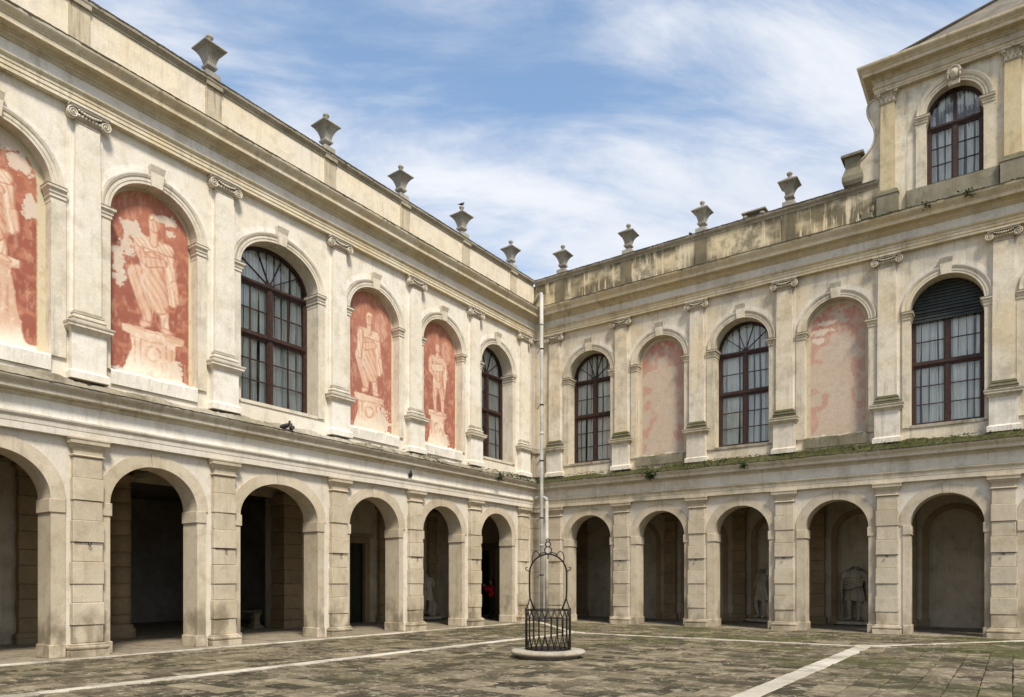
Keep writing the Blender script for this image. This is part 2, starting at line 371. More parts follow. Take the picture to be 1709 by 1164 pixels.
for s in order[:290]:
    if size_px(s) == 0: continue
    mb = MB(); t = []; slab_geo(mb, s, t, random.random()); slab_build('paving_stone', mb, t, M['pave'], ground)
mb = MB(); t = []
for s in order[290:]: slab_geo(mb, s, t, random.random())
o = slab_build('distant_paving', mb, t, M['pave'], ground); o['kind'] = 'stuff'
# white stone bands let into the paving
def band(p, q, wd, z=.012, l=.9, name='white_band_stone', end=None):
    p, q = Vector(p), Vector(q); L = (q-p).length; d = (q-p)/L; n = Vector((-d.y, d.x)); t = 0
    while t < L-.05:
        e = min(L, t+random.uniform(l*.7, l*1.3)); e = L if L-e < .2 else e
        a, b = p+d*(t+.006), p+d*(e-.006); w0 = wd/2+random.uniform(-.012, .012)
        hz = z+random.uniform(-.002, .003)
        mb = MB(); vs = []
        for zz, ww in ((-.02, w0), (hz-.006, w0), (hz, w0-.01)):
            vs += [(*(a-n*ww), zz), (*(b-n*ww), zz), (*(b+n*ww), zz), (*(a+n*ww), zz)]
        fs = [(8, 9, 10, 11)]
        for r in (0, 4):
            for k in range(4): fs.append((r+k, r+(k+1) % 4, r+4+(k+1) % 4, r+4+k))
        mb.add(vs, fs); mb.build(name, M['strip'], ground, recalc=False); t = e
band((5.14, -24.2), (5.14, -5.46), .26)
band((5.27, -5.46), (13.45, -5.46), .17)
band((13.57, -24.2), (13.57, -5.55), .34)
band((5.05, -5.35), (.9, -1.0), .20, .016)
band((13.75, -5.3), (17.2, -.6), .13, .016)
band((.56, -25), (.56, -.75), .17, .010, 1.3, 'kerb_stone')
mb = MB(); mb.add([(13.3, -5.62, .02), (14.15, -5.35, .02), (13.95, -4.95, .02), (13.35, -5.3, .02), (13.3, -5.62, -.02), (14.15, -5.35, -.02), (13.95, -4.95, -.02), (13.35, -5.3, -.02)],
   [(0, 1, 2, 3), (0, 4, 5, 1), (1, 5, 6, 2), (2, 6, 7, 3), (3, 7, 4, 0)]); mb.build('corner_stone', M['strip'], ground)
mb = MB(); mb.add([(4.85, -5.75, .02), (5.75, -5.65, .02), (5.35, -5.2, .02), (4.75, -5.2, .02), (4.85, -5.75, -.02), (5.75, -5.65, -.02), (5.35, -5.2, -.02), (4.75, -5.2, -.02)],
   [(0, 1, 2, 3), (0, 4, 5, 1), (1, 5, 6, 2), (2, 6, 7, 3), (3, 7, 4, 0)]); mb.build('corner_stone', M['strip'], ground)
# arcade floor
af = MB().add([(-14, -30, -.012), (.46, -30, -.012), (.46, .6, -.012), (-14, .6, -.012)], [(0, 1, 2, 3)])
af.add([(-14, .6, -.012), (30, .6, -.012), (30, 5, -.012), (-14, 5, -.012)], [(0, 1, 2, 3)]).add([(.46, -.5, -.012), (30, -.5, -.012), (30, .6, -.012), (.46, .6, -.012)], [(0, 1, 2, 3)])
floor = af.build('arcade_floor', M['joint'], recalc=False); tag(floor, kind='structure')
mb = MB(); t = []
def flr(x0, x1, y0, y1, along):
    global slabs
    keep = slabs; slabs = []; lay(x0, x1, y0, y1, along, .62, .62, .64)
    for s in slabs:
        x0_, x1_, y0_, y1_ = s; g = .006; z = .004+random.uniform(-.002, .002)
        mb.add([(x0_+g, y0_+g, z), (x1_-g, y0_+g, z), (x1_-g, y1_-g, z), (x0_+g, y1_-g, z)], [(0, 1, 2, 3)]); t.extend([.6+.4*random.random()]*4)
    slabs = keep
flr(-12.5, .45, -26, .6, 'y'); flr(-4.6, 27, .62, 4.6, 'x'); flr(.8, 27, -.5, .6, 'x')
o = slab_build('arcade_floor_tiles', mb, t, M['pave_in'], floor); o['kind'] = 'stuff'

# ------------------------------------------------------------------ facade vocabulary (local: x along, y = -outward, z up)
NA = 28
def arch_pts(c, hw, rise, zs, n=NA, a0=0, a1=PI):
    return [(c+hw*math.cos(a0+(a1-a0)*i/n), zs+rise*math.sin(a0+(a1-a0)*i/n)) for i in range(n+1)]
def wall_bay(mb, x0, x1, z0, z1, c, hw, zs, rise, zb, y0=0.0, y1=.6, back=True, n=NA):
    """wall panel with an arched opening; zb = bottom of the opening"""
    A = arch_pts(c, hw, rise, zs, n)                      # right to left
    for y in ((y0, y1) if back else (y0,)):
        mb.add([(x0, y, z0), (c-hw, y, z0), (c-hw, y, z1), (x0, y, z1)], [(0, 1, 2, 3)])
        mb.add([(c+hw, y, z0), (x1, y, z0), (x1, y, z1), (c+hw, y, z1)], [(0, 1, 2, 3)])
        if zb > z0: mb.add([(c-hw, y, z0), (c+hw, y, z0), (c+hw, y, zb), (c-hw, y, zb)], [(0, 1, 2, 3)])
        for i in range(n):
            (xa, za), (xb, zb_) = A[i], A[i+1]
            mb.add([(xa, y, za), (xb, y, zb_), (xb, y, z1), (xa, y, z1)], [(0, 1, 2, 3)])
    rev = [(c+hw, zb)]+A+[(c-hw, zb)]
    for i in range(len(rev)-1):
        (xa, za), (xb, zb_) = rev[i], rev[i+1]
        mb.add([(xa, y0, za), (xa, y1, za), (xb, y1, zb_), (xb, y0, zb_)], [(0, 1, 2, 3)])
    if zb > z0: mb.add([(c-hw, y0, zb), (c+hw, y0, zb), (c+hw, y1, zb), (c-hw, y1, zb)], [(0, 1, 2, 3)])
def arch_sweep(prof, c, hw, rise, zs, a0, a1, n):
    """prof: (r, o) section; swept along the arch"""
    mb = MB(); pts = []
    for i in range(n+1):
        a = a0+(a1-a0)*i/n
        pts.append([(c+(hw+r)*math.cos(a), -o, zs+(rise+r)*math.sin(a)) for r, o in prof])
    mb.grid(pts, closed_v=True, smooth=False, caps=True); return mb
LJ = [.29, .68, 1.17, 1.57, 2.06, 2.48, 2.96, 3.39, 3.89, 4.33]
HWP = .29
protos = {}
def lower_pilaster():
    d = {}
    for i in range(9):
        z0, z1 = LJ[i], LJ[i+1]; pr = i in (1, 3, 5, 7)
        w_ = HWP+(.022 if pr else .004); oo = .155 if pr else .13
        batter = .02*(1-(z0+z1)/2/4.3)
        for vv in range(4):
            mb = MB().cbox(-w_-batter, w_+batter, -(oo+batter), 0.0, z0+.003, z1-.003, .012)
            mb.v = [(x+random.gauss(0, .004), y+random.gauss(0, .0035), z+random.gauss(0, .002)) for x, y, z in mb.v]
            d['b%d%d' % (i, vv)] = mb.mesh('stone_block')
    base = [(.11, 0), (.115, .13), (.085, .14), (.105, .155), (.118, .18), (.12, .205), (.11, .23), (.08, .245), (.085, .25), (.085, .265), (.05, .275), (.03, .29)]
    d['base'] = MB().ring3(base, HWP, .13).mesh('pilaster_base')
    cap = [(.0, 4.333), (.025, 4.335), (.045, 4.36), (.025, 4.385), (.006, 4.39), (.006, 4.48), (.02, 4.49), (.02, 4.51), (.05, 4.54), (.075, 4.575), (.08, 4.60), (.11, 4.61), (.115, 4.695), (.13, 4.70), (.13, 4.735)]
    d['cap'] = MB().ring3(cap, HWP, .13).mesh('pilaster_capital')
    hook = MB(); hook.tube([(-.30, -.165, 2.485), (.30, -.165, 2.485)], .008, 5)
    hook.tube([(.03*math.cos(a), -.20, 2.45+.035*math.sin(a)) for a in np.linspace(0, 2*PI, 11)[:-1]], .010, 5, closed=True)
    d['hook'] = hook.mesh('iron_hook')
    return d
LP = lower_pilaster()
def put(me, name, mat, parent, loc=(0, 0, 0)):
    if len(me.materials) == 0: me.materials.append(mat)
    o = obj(name, me, parent, loc)
    if me.materials[0] != mat: setmat(o, mat)
    return o
def place_lower_pilaster(root, x, mat):
    p = empty('pilaster', (x, 0, 0), parent=root)
    for i in range(9): put(LP['b%d%d' % (i, random.randrange(4))], 'stone_block', mat, p)
    put(LP['base'], 'pilaster_base', mat, p); put(LP['cap'], 'capital', mat, p); put(LP['hook'], 'iron_hook', M['iron'], p)
    return p
# ionic pilaster
HU = .275
def volute(mb, cx, y, cz, sgn, R=.105):
    path = []; rad = []
    for i in range(34):
        t = i/33; a = PI/2+sgn*(-1)*t*4.2*PI; r = R*(1-.80*t)
        path.append((cx+r*math.cos(a), y-.012*t, cz+r*math.sin(a))); rad.append(.020*(1-.5*t))
    mb.tube(path, rad, 6)
    mb.lathe([(0.001, 0), (R*.95, 0), (R*.95, .08), (.001, .08)], 16)   # drum built flat then turned
    n = 16*4; vs = mb.v[-n:]
    mb.v[-n:] = [(cx+vx, y+.01+vz*1.2, cz+vy) for vx, vy, vz in vs]
    mb.lathe([(0.001, -.02), (.02, -.015), (.024, 0), (.02, .01), (.001, .012)], 8)
    n = 8*5; vs = mb.v[-n:]
    mb.v[-n:] = [(cx+vx, y-.012+vz, cz+vy) for vx, vy, vz in vs]
def upper_pilaster():
    d = {}
    shaft = MB()
    pts = []
    for z, k in ((7.50, 0), (8.6, .0), (9.6, -.006), (10.6, -.016), (11.53, -.03)):
        pts.append([(-HU-k*-1 if False else -(HU+k), 0, z), (-(HU+k), -.13, z), ((HU+k), -.13, z), ((HU+k), 0, z)])
    shaft.grid(pts, smooth=False); d['shaft'] = shaft.mesh('shaft')
    d['backing'] = MB().box(-.345, .345, -.035, 0.0, 6.0, 11.88).mesh('backing_strip')
    base = [(.075, 7.235), (.08, 7.29), (.06, 7.30), (.078, 7.315), (.082, 7.335), (.075, 7.355), (.045, 7.37), (.035, 7.40), (.05, 7.42), (.052, 7.44), (.04, 7.455), (.02, 7.47), (0, 7.50)]
    d['base'] = MB().ring3(base, HU, .13).mesh('pilaster_base')
    ped = [(.115, 6.0), (.115, 6.15), (.10, 6.165), (.07, 6.19), (.06, 6.20), (.06, 7.0)]
    d['ped'] = MB().ring3(ped, HU+.02, .13).mesh('pedestal')
    pc = [(.062, 7.002), (.08, 7.01), (.08, 7.03), (.10, 7.055), (.135, 7.08), (.14, 7.10), (.165, 7.105), (.165, 7.15), (.18, 7.165), (.19, 7.19), (.19, 7.205), (.13, 7.232)]
    d['pcap'] = MB().ring3(pc, HU+.02, .13).mesh('pedestal_cap')
    cap = MB()
    cap.ring3([(-.03, 11.53), (-.01, 11.54), (.0, 11.555), (-.01, 11.575), (-.03, 11.58), (-.03, 11.62), (.02, 11.65), (.05, 11.70), (.045, 11.74), (.0, 11.76)], HU, .13)
    cap.ring3([(.06, 11.80), (.10, 11.815), (.105, 11.85), (.13, 11.86), (.13, 11.90)], HU, .13)
    for sx in (-1, 1):
        volute(cap, sx*(HU+.06), -.205, 11.70, sx, .115)
        for q in range(5):   # bolster running back to the wall
            pass
        cap.lathe([(.085, -.2), (.06, -.13), (.05, -.09), (.085, 0)], 12)
        n = 48; vs = cap.v[-n:]; cap.v[-n:] = [(sx*(HU+.06)+vx, vz*1.0, 11.70+vy) for vx, vy, vz in vs]
    # echinus ovolo beads and garland
    for q in range(7):
        bmx = bmesh.new(); bmesh.ops.create_icosphere(bmx, subdivisions=1, radius=.035)
        for v in bmx.verts: v.co = Vector((v.co.x+(-.21+.07*q), v.co.y*.8-.185, v.co.z*1.25+11.69))
        cap.bm(bmx, True)
    for q in range(9):
        tq = -1+2*q/8; bmx = bmesh.new(); bmesh.ops.create_icosphere(bmx, subdivisions=1, radius=.03+.012*(1-abs(tq)))
        for v in bmx.verts: v.co = Vector((v.co.x+tq*.22, v.co.y-.215, v.co.z+11.78-.035*(1-tq*tq)))
        cap.bm(bmx, True)
    d['cap'] = cap.mesh('ionic_capital')
    return d
UP = upper_pilaster()
def place_upper_pilaster(root, x, mat, wh, trim):
    p = empty('ionic_pilaster', (x, 0, 0), parent=root)
    put(UP['shaft'], 'shaft', mat, p); put(UP['backing'], 'backing_strip', wh, p); put(UP['base'], 'pilaster_base', M['mossbase'] if trim == M['trimR'] else trim, p)
    put(UP['ped'], 'pedestal', wh, p); put(UP['pcap'], 'pedestal_cap', trim, p); put(UP['cap'], 'capital', trim, p)
def imposts(lo, hi, parent, c, hw, wid, mat, deep, prof, z, name='impost'):
    """block with moulding at the springing, returned into the opening"""
    for sx in (-1, 1):
        mb = MB(); pts = []
        for out, dz in prof:
            xi = c+sx*(hw-out); xo = c+sx*(hw+wid); zz = z+dz
            pts.append([(xo, 0.0, zz), (xo, -(.03+out), zz), (xi, -(.03+out), zz), (xi, deep, zz)])
        mb.grid(pts, smooth=False)
        for r in (pts[0], pts[-1]): mb.add(r+[(r[0][0], deep, r[0][2])], [(0, 1, 2, 3, 4)])
        mb.build(name, mat, parent)

def lower_arch(root, c, hw, mat, wid):
    rise = .95; zs = 3.39
    a = empty('archway', (0, 0, 0), parent=root)
    T = .6
    prof = [(0, T), (0, .035), (.29, .035), (.29, 0), (.12, 0)]
    prof = [(-.004, -T), (-.004, .035), (.29, .035), (.29, -.02)]
    da = .085
    arch_sweep([(r, o) for r, o in prof], c, hw, rise, zs, 0, PI/2-da, 14).build('voussoir', mat, a)
    arch_sweep([(r, o) for r, o in prof], c, hw, rise, zs, PI/2+da, PI, 14).build('voussoir', mat, a)
    arch_sweep([(-.012, -T), (-.012, .043), (.315, .043), (.315, -.02)], c, hw, rise, zs, PI/2-da+.006, PI/2+da-.006, 4).build('keystone', mat, a)
    for sx in (-1, 1):
        x0, x1 = sorted((c+sx*(hw-.004), c+sx*(hw+wid)))
        MB().box(x0, x1, -.033, T, .29, 3.10).build('jamb', mat, a)
        x0, x1 = sorted((c+sx*(hw-.045), c+sx*(hw+wid)))
        MB().cbox(x0, x1, -.075, T+.01, .0, .288, .015).build('plinth', mat, a)
        x0, x1 = sorted((c+sx*(hw-.04), c+sx*(hw+wid)))
        MB().cbox(x0, x1, -.062, T+.01, 3.10, 3.39, .010).build('impost', mat, a)
IMP = [(.0, -.34), (.012, -.34), (.012, -.25), (.035, -.235), (.035, -.17), (.055, -.155), (.055, -.10), (.09, -.07), (.10, -.06), (.10, -.01), (.115, 0)]
def upper_surround(root, c, hw, mat, wh, wid, depth, zs=10.02, rise=.95):
    a = empty('arch_surround', parent=root)
    prof = [(-.004, -depth+.02), (-.004, .05), (.06, .05), (.065, .062), (.14, .062), (.15, .08), (.20, .10), (.225, .10), (.225, -.01)]
    da = .095
    arch_sweep(prof, c, hw, rise, zs, 0, PI/2-da, 16).build('archivolt', mat, a)
    arch_sweep(prof, c, hw, rise, zs, PI/2+da, PI, 16).build('archivolt', mat, a)
    arch_sweep([(.23, .018), (.37, .014), (.37, -.01), (.23, -.01)], c, hw, rise, zs, .03, PI-.03, 30).build('pale_band', wh, a)  # paler flat ring just outside the archivolt
    k = MB(); vs = []
    for z, wt in ((zs+rise-.03, .13), (zs+rise+.30, .165), (zs+rise+.45, .18)):
        for y in (.3, -.11-(.05 if z > zs+rise+.4 else 0)):
            vs += [(c-wt, y, z), (c+wt, y, z)]
    k.add(vs, [(0, 1, 3, 2), (8, 10, 11, 9), (2, 3, 7, 6), (6, 7, 11, 10), (0, 2, 6, 4), (4, 6, 10, 8), (1, 5, 7, 3), (5, 9, 11, 7)])
    k.build('keystone', mat, a)
    for sx in (-1, 1):
        x0, x1 = sorted((c+sx*(hw-.004), c+sx*(hw+min(wid, .30))))
        MB().box(x0, x1, -.055, depth-.02, 6.42, zs-.34).build('jamb', mat, a)
    imposts(0, 0, a, c, hw, min(wid, .30), mat, depth-.02, IMP, zs)

def window(root, c, hw, depth, cols, shutter=False, zb=6.5, zs=10.02, rise=.95, trans=(9.88, 8.44), rows=(3, 2), fan=True):
    y = depth
    wdw = empty('window', (c, y, 0), parent=root)
    fr = MB(); t = .085
    # outer frame: jambs, sill, arched head
    fr.box(-hw, -hw+t, -.05, .05, zb, zs); fr.box(hw-t, hw, -.05, .05, zb, zs)
    fr.box(-hw+t, hw-t, -.052, .05, zb, zb+.08)
    hz = rise-.0
    arch = [( r, o) for r, o in ((-t, -.05), (-t, .05), (0.0, .05), (0.0, -.05))]
    s2 = arch_sweep(arch, 0, hw, rise, zs, 0, PI, 30); fr.v, fr.f, fr.sm, = fr.v, fr.f, fr.sm
    o_ = len(fr.v); fr.v += s2.v; fr.f += [tuple(i+o_ for i in f) for f in s2.f]; fr.sm += s2.sm
    for i, z in enumerate(trans):
        h = .06 if i == 0 else .055
        fr.box(-hw+t, hw-t, -.075, .04, z-h, z+h); fr.box(-hw+t, hw-t, -.10, -.075, z-.02, z+.035)
    ztop = trans[0]-.06
    fr.box(-.05, .05, -.065, .03, zb+.08, trans[1]-.055); fr.box(-.05, .05, -.065, .03, trans[1]+.055, ztop)
    # casement stiles
    for z0, z1 in ((zb+.08, trans[1]-.055), (trans[1]+.055, ztop)):
        for sx in (-1, 1):
            for xa in (.05, hw-t-.045):
                x0, x1 = sorted((sx*xa, sx*(xa+.045))); fr.box(x0, x1, -.045, .02, z0, z1)
            x0, x1 = sorted((sx*.095, sx*(hw-t-.045)))
            fr.box(x0, x1, -.045, .02, z0, z0+.045); fr.box(x0, x1, -.045, .02, z1-.045, z1)
    if not fan: fr.box(-.045, .045, -.055, .03, trans[0]+.06, zs+rise-.09)
    fr.build('frame', M['wood'], wdw)
    class Bars:
        def box(s, *a): MB().box(*a).build('glazing_bar', M['wood'], wdw)
        def add(s, v, f): MB().add(v, f).build('glazing_bar', M['wood'], wdw)
    bars = Bars()
    for (z0, z1), nr in zip(((zb+.125, trans[1]-.10), (trans[1]+.10, ztop-.045)), rows):
        for sx in (-1, 1):
            xa, xb = sorted((sx*.095, sx*(hw-t-.045)))
            for r in range(1, nr): zc = z0+(z1-z0)*r/nr; bars.box(xa, xb, -.03, .01, zc-.013, zc+.013)
            for q in range(1, cols): xc = xa+(xb-xa)*q/cols; bars.box(xc-.012, xc+.012, -.032, .012, z0, z1)
            for r in range(nr):
                for q in range(cols):
                    if shutter and z0 > 9.0: pass
                    px0, px1 = xa+(xb-xa)*q/cols, xa+(xb-xa)*(q+1)/cols; pz0, pz1 = z0+(z1-z0)*r/nr, z0+(z1-z0)*(r+1)/nr
                    tl = random.uniform(-.004, .004)
                    MB().add([(px0, -.004+tl, pz0), (px1, -.004-tl, pz0), (px1, -.004-tl, pz1), (px0, -.004+tl, pz1)], [(0, 1, 2, 3)]).build('pane', M['glass'], wdw, recalc=False)
    # fanlight
    z0 = trans[0]+.06
    def rim(a): return ((hw-t)*math.cos(a), zs+(rise-t)*math.sin(a))
    if fan:
        ang = [math.radians(a) for a in (0, 35, 70, 110, 145, 180)]
        for a in ang[1:-1]:
            x1, z1 = rim(a); d = Vector((x1, z1-z0)).normalized(); n = Vector((-d.y, d.x))*.014; s0 = d*.10
            bars.add([(s0.x-n.x, yy, z0+s0.y-n.y) for yy in (-.03, .01)]+[(s0.x+n.x, yy, z0+s0.y+n.y) for yy in (-.03, .01)]+[(x1-n.x, yy, z1-n.y) for yy in (-.03, .01)]+[(x1+n.x, yy, z1+n.y) for yy in (-.03, .01)],
                     [(0, 2, 6, 4), (1, 5, 7, 3), (0, 4, 5, 1), (2, 3, 7, 6)])
        hub = [(.11*math.cos(a), z0+.11*math.sin(a)) for a in np.linspace(0, PI, 9)]
        bars.add([(0, -.035, z0)]+[(x, -.035, z) for x, z in hub], [(0, i+1, i+2) for i in range(8)])
    else:
        ang = [0, PI/2, PI]
    for i in range(len(ang)-1):
        aa = np.linspace(ang[i], ang[i+1], 7); pts = [rim(a) for a in aa]
        pts = [(x, max(z, z0)) for x, z in pts]
        if i == 0: pts = [(hw-t, z0)]+pts
        if i == len(ang)-2: pts = pts+[(-(hw-t), z0)]
        MB().add([(0, -.003, z0)]+[(x, -.003, z) for x, z in pts], [(0, k+1, k+2) for k in range(len(pts)-1)]).build('pane', M['glass'], wdw, recalc=False)
    # curtains: two wavy sheets
    npl = max(3, round(hw/.26))
    for sx in (-1, 1):
        for q in range(npl):
            ph = random.random()*6; a0 = .03+(hw-.05)*q/npl+random.uniform(0, .02); a1 = .03+(hw-.05)*(q+1)/npl-random.uniform(.0, .05); pts = []
            for zc in (zb, zb+.8, zb+1.6, zb+2.4, zs, zs+rise):
                row = []
                for i in range(19):
                    u = i/18; pin = 1-.18*math.sin((zc-zb)*.8+ph)
                    x = (a0+a1)/2+(u-.5)*(a1-a0)*pin+.012*math.sin(zc*1.7+ph)
                    row.append((sx*x, .13+.055*math.cos(u*PI*4+ph)*(1-.3*u)+.03*math.sin(zc*.9+ph+q), zc))
                pts.append(row)
            MB().grid(pts).build('curtain', M['curtain'], wdw)
    if shutter:
        sh = empty('roller_shutter', (0, 0, 0), parent=wdw)
        # slats are direct children of the window to stay within three levels
        COL.objects.unlink(sh); bpy.data.objects.remove(sh)
        z = 9.74; k = 0
        while z < zs+rise-.02:
            e = z+.098
            half = hw-.01 if e < zs else (hw-.01)*math.sqrt(max(.0, 1-((e-zs)/(rise))**2))
            if half > .12:
                s_ = MB(); s_.add([(-half, -.085, z), (half, -.085, z), (half, -.13, z+.012), (-half, -.13, z+.012), (-half, -.115, e-.01), (half, -.115, e-.01), (half, -.085, e), (-half, -.085, e)],
                       [(0, 1, 2, 3), (3, 2, 5, 4), (4, 5, 6, 7)]); s_.build('shutter_slat', M['shutter'], wdw)
            z = e; k += 1
        MB().box(-hw+.01, hw-.01, -.16, -.10, 10.03, 10.07).build('shutter_rail', M['shutter'], wdw)
    return wdw

# ------------------------------------------------------------------ frescoes
def vnoise(x, y, seed):
    r = np.random.default_rng(seed); T = r.random((64, 64))
    xi = np.floor(x).astype(int); yi = np.floor(y).astype(int); fx = x-xi; fy = y-yi
    fx = fx*fx*(3-2*fx); fy = fy*fy*(3-2*fy)
    g = lambda a, b: T[a % 64, b % 64]
    return (g(xi, yi)*(1-fx)+g(xi+1, yi)*fx)*(1-fy)+(g(xi, yi+1)*(1-fx)+g(xi+1, yi+1)*fx)*fy
def fbm(x, y, seed, o=5):
    s = 0; a = .5
    for i in range(o): s = s+a*vnoise(x*2**i+i*7.3, y*2**i+i*3.1, seed+i); a *= .5
    return s/.97
def sm(x, a, b):
    t = np.clip((x-a)/(b-a), 0, 1); return t*t*(3-2*t)
def lerp(c, d, t): return c*(1-t[..., None])+np.array(d)*t[..., None]
RED = (.305, .098, .065)
def capsule(X, Z, seg):
    x0, z0, r0, x1, z1, r1 = seg[:6]
    dx, dz = x1-x0, z1-z0; L2 = dx*dx+dz*dz+1e-9
    t = np.clip(((X-x0)*dx+(Z-z0)*dz)/L2, 0, 1)
    px, pz = X-(x0+t*dx), Z-(z0+t*dz)
    return np.hypot(px, pz)-(r0+(r1-r0)*t), px
def paint(X, Z, hw, top, pose, seed):
    """flat picture: painted figure on red ground. X metres from the axis, Z from the panel foot"""
    n1 = fbm(X*2.2+9, Z*2.2, seed); n2 = fbm(X*7, Z*7, seed+3); n3 = fbm(X*20, Z*20, seed+5)
    col = np.ones(X.shape+(3,))*np.array(RED)
    col = lerp(col, (.25, .06, .035), sm(n1, .45, .7)*.6)
    col = lerp(col, (.62, .28, .17), sm(n2, .5, .75)*.45)
    col = lerp(col, (.5, .2, .12), sm(Z, 2.6, 4.0)*.5); col = lerp(col, (.52, .29, .22), np.full(X.shape, pose.get('fade', 0.0))*(.5+n1))
    if pose['kind'] == 'ghost':
        col = lerp(col, (.50, .325, .25), np.full(X.shape, .84))
        col = lerp(col, (.50, .43, .33), sm(fbm(X*3+2, Z*3, seed+7), .45, .62)*.75)
        col = lerp(col, (.44, .17, .12), sm(Z+1.4*(n1-.5), 3.25, 3.8)*.7*sm(n2, .35, .6))
        # bare mortar where the figure has flaked off
        wob = .34*(n1-.5)+.22*(n2-.5)+.10*(n3-.5)
        lo = np.interp(Z, pose['zs'], pose['l']); hi = np.interp(Z, pose['zs'], pose['r']); wob = wob*.45
        m = (1-sm(np.maximum(lo-X, X-hi)+wob, -.03, .03))*(.80+.2*sm(n3, .3, .6))
        mort = lerp(np.ones(X.shape+(3,))*np.array((.54, .44, .345)), (.43, .335, .25), sm(n3+.5*n2, .62, .95)*.6); col = col*(1-m[..., None])+mort*m[..., None]
        bl = sm(n2+.3*n1, .58, .62)*sm(Z, 1.5, 3.5)*.0
    else:
        # ground ellipse of drapery / halo brushwork behind the figure
        for e in pose.get('wings', []):
            d = np.hypot((X-e[0])/e[2], (Z-e[1])/e[3])
            st = .5+.5*np.sin((X-e[0])*22+(Z-e[1])*9+n2*9)
            col = lerp(col, (.74, .50, .36), (1-sm(d+.25*(n2-.5), .85, 1.0))*(.16+.30*st))
        # rocky / moulded pedestal
        P = pose['ped']; pz, pt, pb = P
        half = np.interp(Z, [0, .12, .3, pz*.55, pz-.22, pz-.18, pz-.02, pz], [pb*1.3, pb*1.12, pb, pb*.8, pt*.86, pt*1.12, pt*1.15, pt*.95])
        inside = (1-sm(np.abs(X-P_c(pose))-half+.10*(n2-.5), -.02, .02))*(Z < pz)
        body = (.72, .50, .34)
        pc = np.ones(X.shape+(3,))*np.array((.70, .52, .38))
        pc = lerp(pc, (.48, .22, .12), sm(np.sin(Z*26+n1*3), .55, .95)*.5*(np.abs(Z-pz+.1) < .2))
        ringd = np.abs(np.hypot(X-P_c(pose), (Z-pz*.55)*1.0)-.17)
        pc = lerp(pc, (.45, .22, .13), (1-sm(ringd, .02, .05))*.7)
        for ax in (-.38, .38):
            pc = lerp(pc, (.45, .22, .13), (1-sm(np.abs(np.abs(X-P_c(pose)-ax)-.07), .01, .035))*(np.abs(Z-pz*.55) < .28)*.6)
        pc = lerp(pc, (.50, .26, .16), sm(X-P_c(pose)+.2*n2, .1, .6)*.45)
        pc = lerp(pc, (.80, .68, .54), sm(n2, .5, .7)*.6)
        pc = lerp(pc, (.82, .74, .62), sm(.75-Z+.6*(n1-.5), 0, .6)*.75)
        col = lerp(col, np.array([0, 0, 0]), np.zeros(X.shape)); col = col*(1-inside[..., None])+pc*inside[..., None]
        # figure
        for seg in pose['fig']:
            d, px = capsule(X, Z, seg); r = max(seg[2], seg[5]); tone = seg[6] if len(seg) > 6 else 0
            d = d+.05*(n2-.5)+.02*(n3-.5)
            m = 1-sm(d, -.012, .012)
            ang = seg[7] if len(seg) > 7 else .15
            folds = .5+.5*np.sin((X-seg[0]+ang*(Z-seg[1]))*46*(.16/max(r, .1))**.5+4.5*n1+1.5*n2)
            light = np.ones(X.shape+(3,))*np.array(((.74, .575, .43), (.69, .475, .34), (.76, .64, .44))[tone])
            sh = np.clip(sm(px/r, .1, 1.05)*.75+.50*sm(folds, .62, .95)*(r > .11)+.25*sm(n2, .45, .7), 0, 1)
            c = lerp(light, (.47, .215, .13), sh*.9)
            c = lerp(c, (.44, .17, .10), (1-sm(np.abs(d+.014), .0, .028))*.8)
            c = lerp(c, (.80, .70, .58), sm(-px/r, .3, .9)*.5*sm(n2, .3, .55))
            col = col*(1-m[..., None])+c*m[..., None]
    # flaked plaster
    for (lx, lz, lr, lrz) in pose.get('loss', []):
        d = np.hypot((X-lx)/lr, (Z-lz)/lrz)+1.1*(n2-.5)+.7*(n3-.5)
        col = lerp(col, (.66, .565, .455), (1-sm(d, .66, .80))*.88)
    col = lerp(col, (.60, .40, .27), sm(fbm(X*14+5, Z*5, seed+20), .58, .7)*.35)
    foot = pose.get('foot', .10)
    col = lerp(col, (.70, .64, .55), 1-sm(Z+.16*(n2-.5)+.10*(n1-.5), foot-.02, foot+.03))
    # painted ochre border
    e = hw-np.abs(X); arcz = np.where(Z > top[0], np.hypot(X/hw, (Z-top[0])/top[1]), 0)
    bd = np.minimum(e, np.where(Z > top[0], (1-arcz)*hw, 9)); bw = pose.get('border', .10)
    bc = np.ones(X.shape+(3,))*np.array(pose.get('bcol', (.60, .52, .36))); bc = lerp(bc, (.42, .34, .2), sm(n2, .5, .7)*.5)
    m = 1-sm(bd+.012*(n3-.5), bw-.008, bw+.008); col = col*(1-m[..., None])+bc*m[..., None]
    return np.clip(col, 0, 1)
def P_c(pose): return pose.get('pc', 0.0)
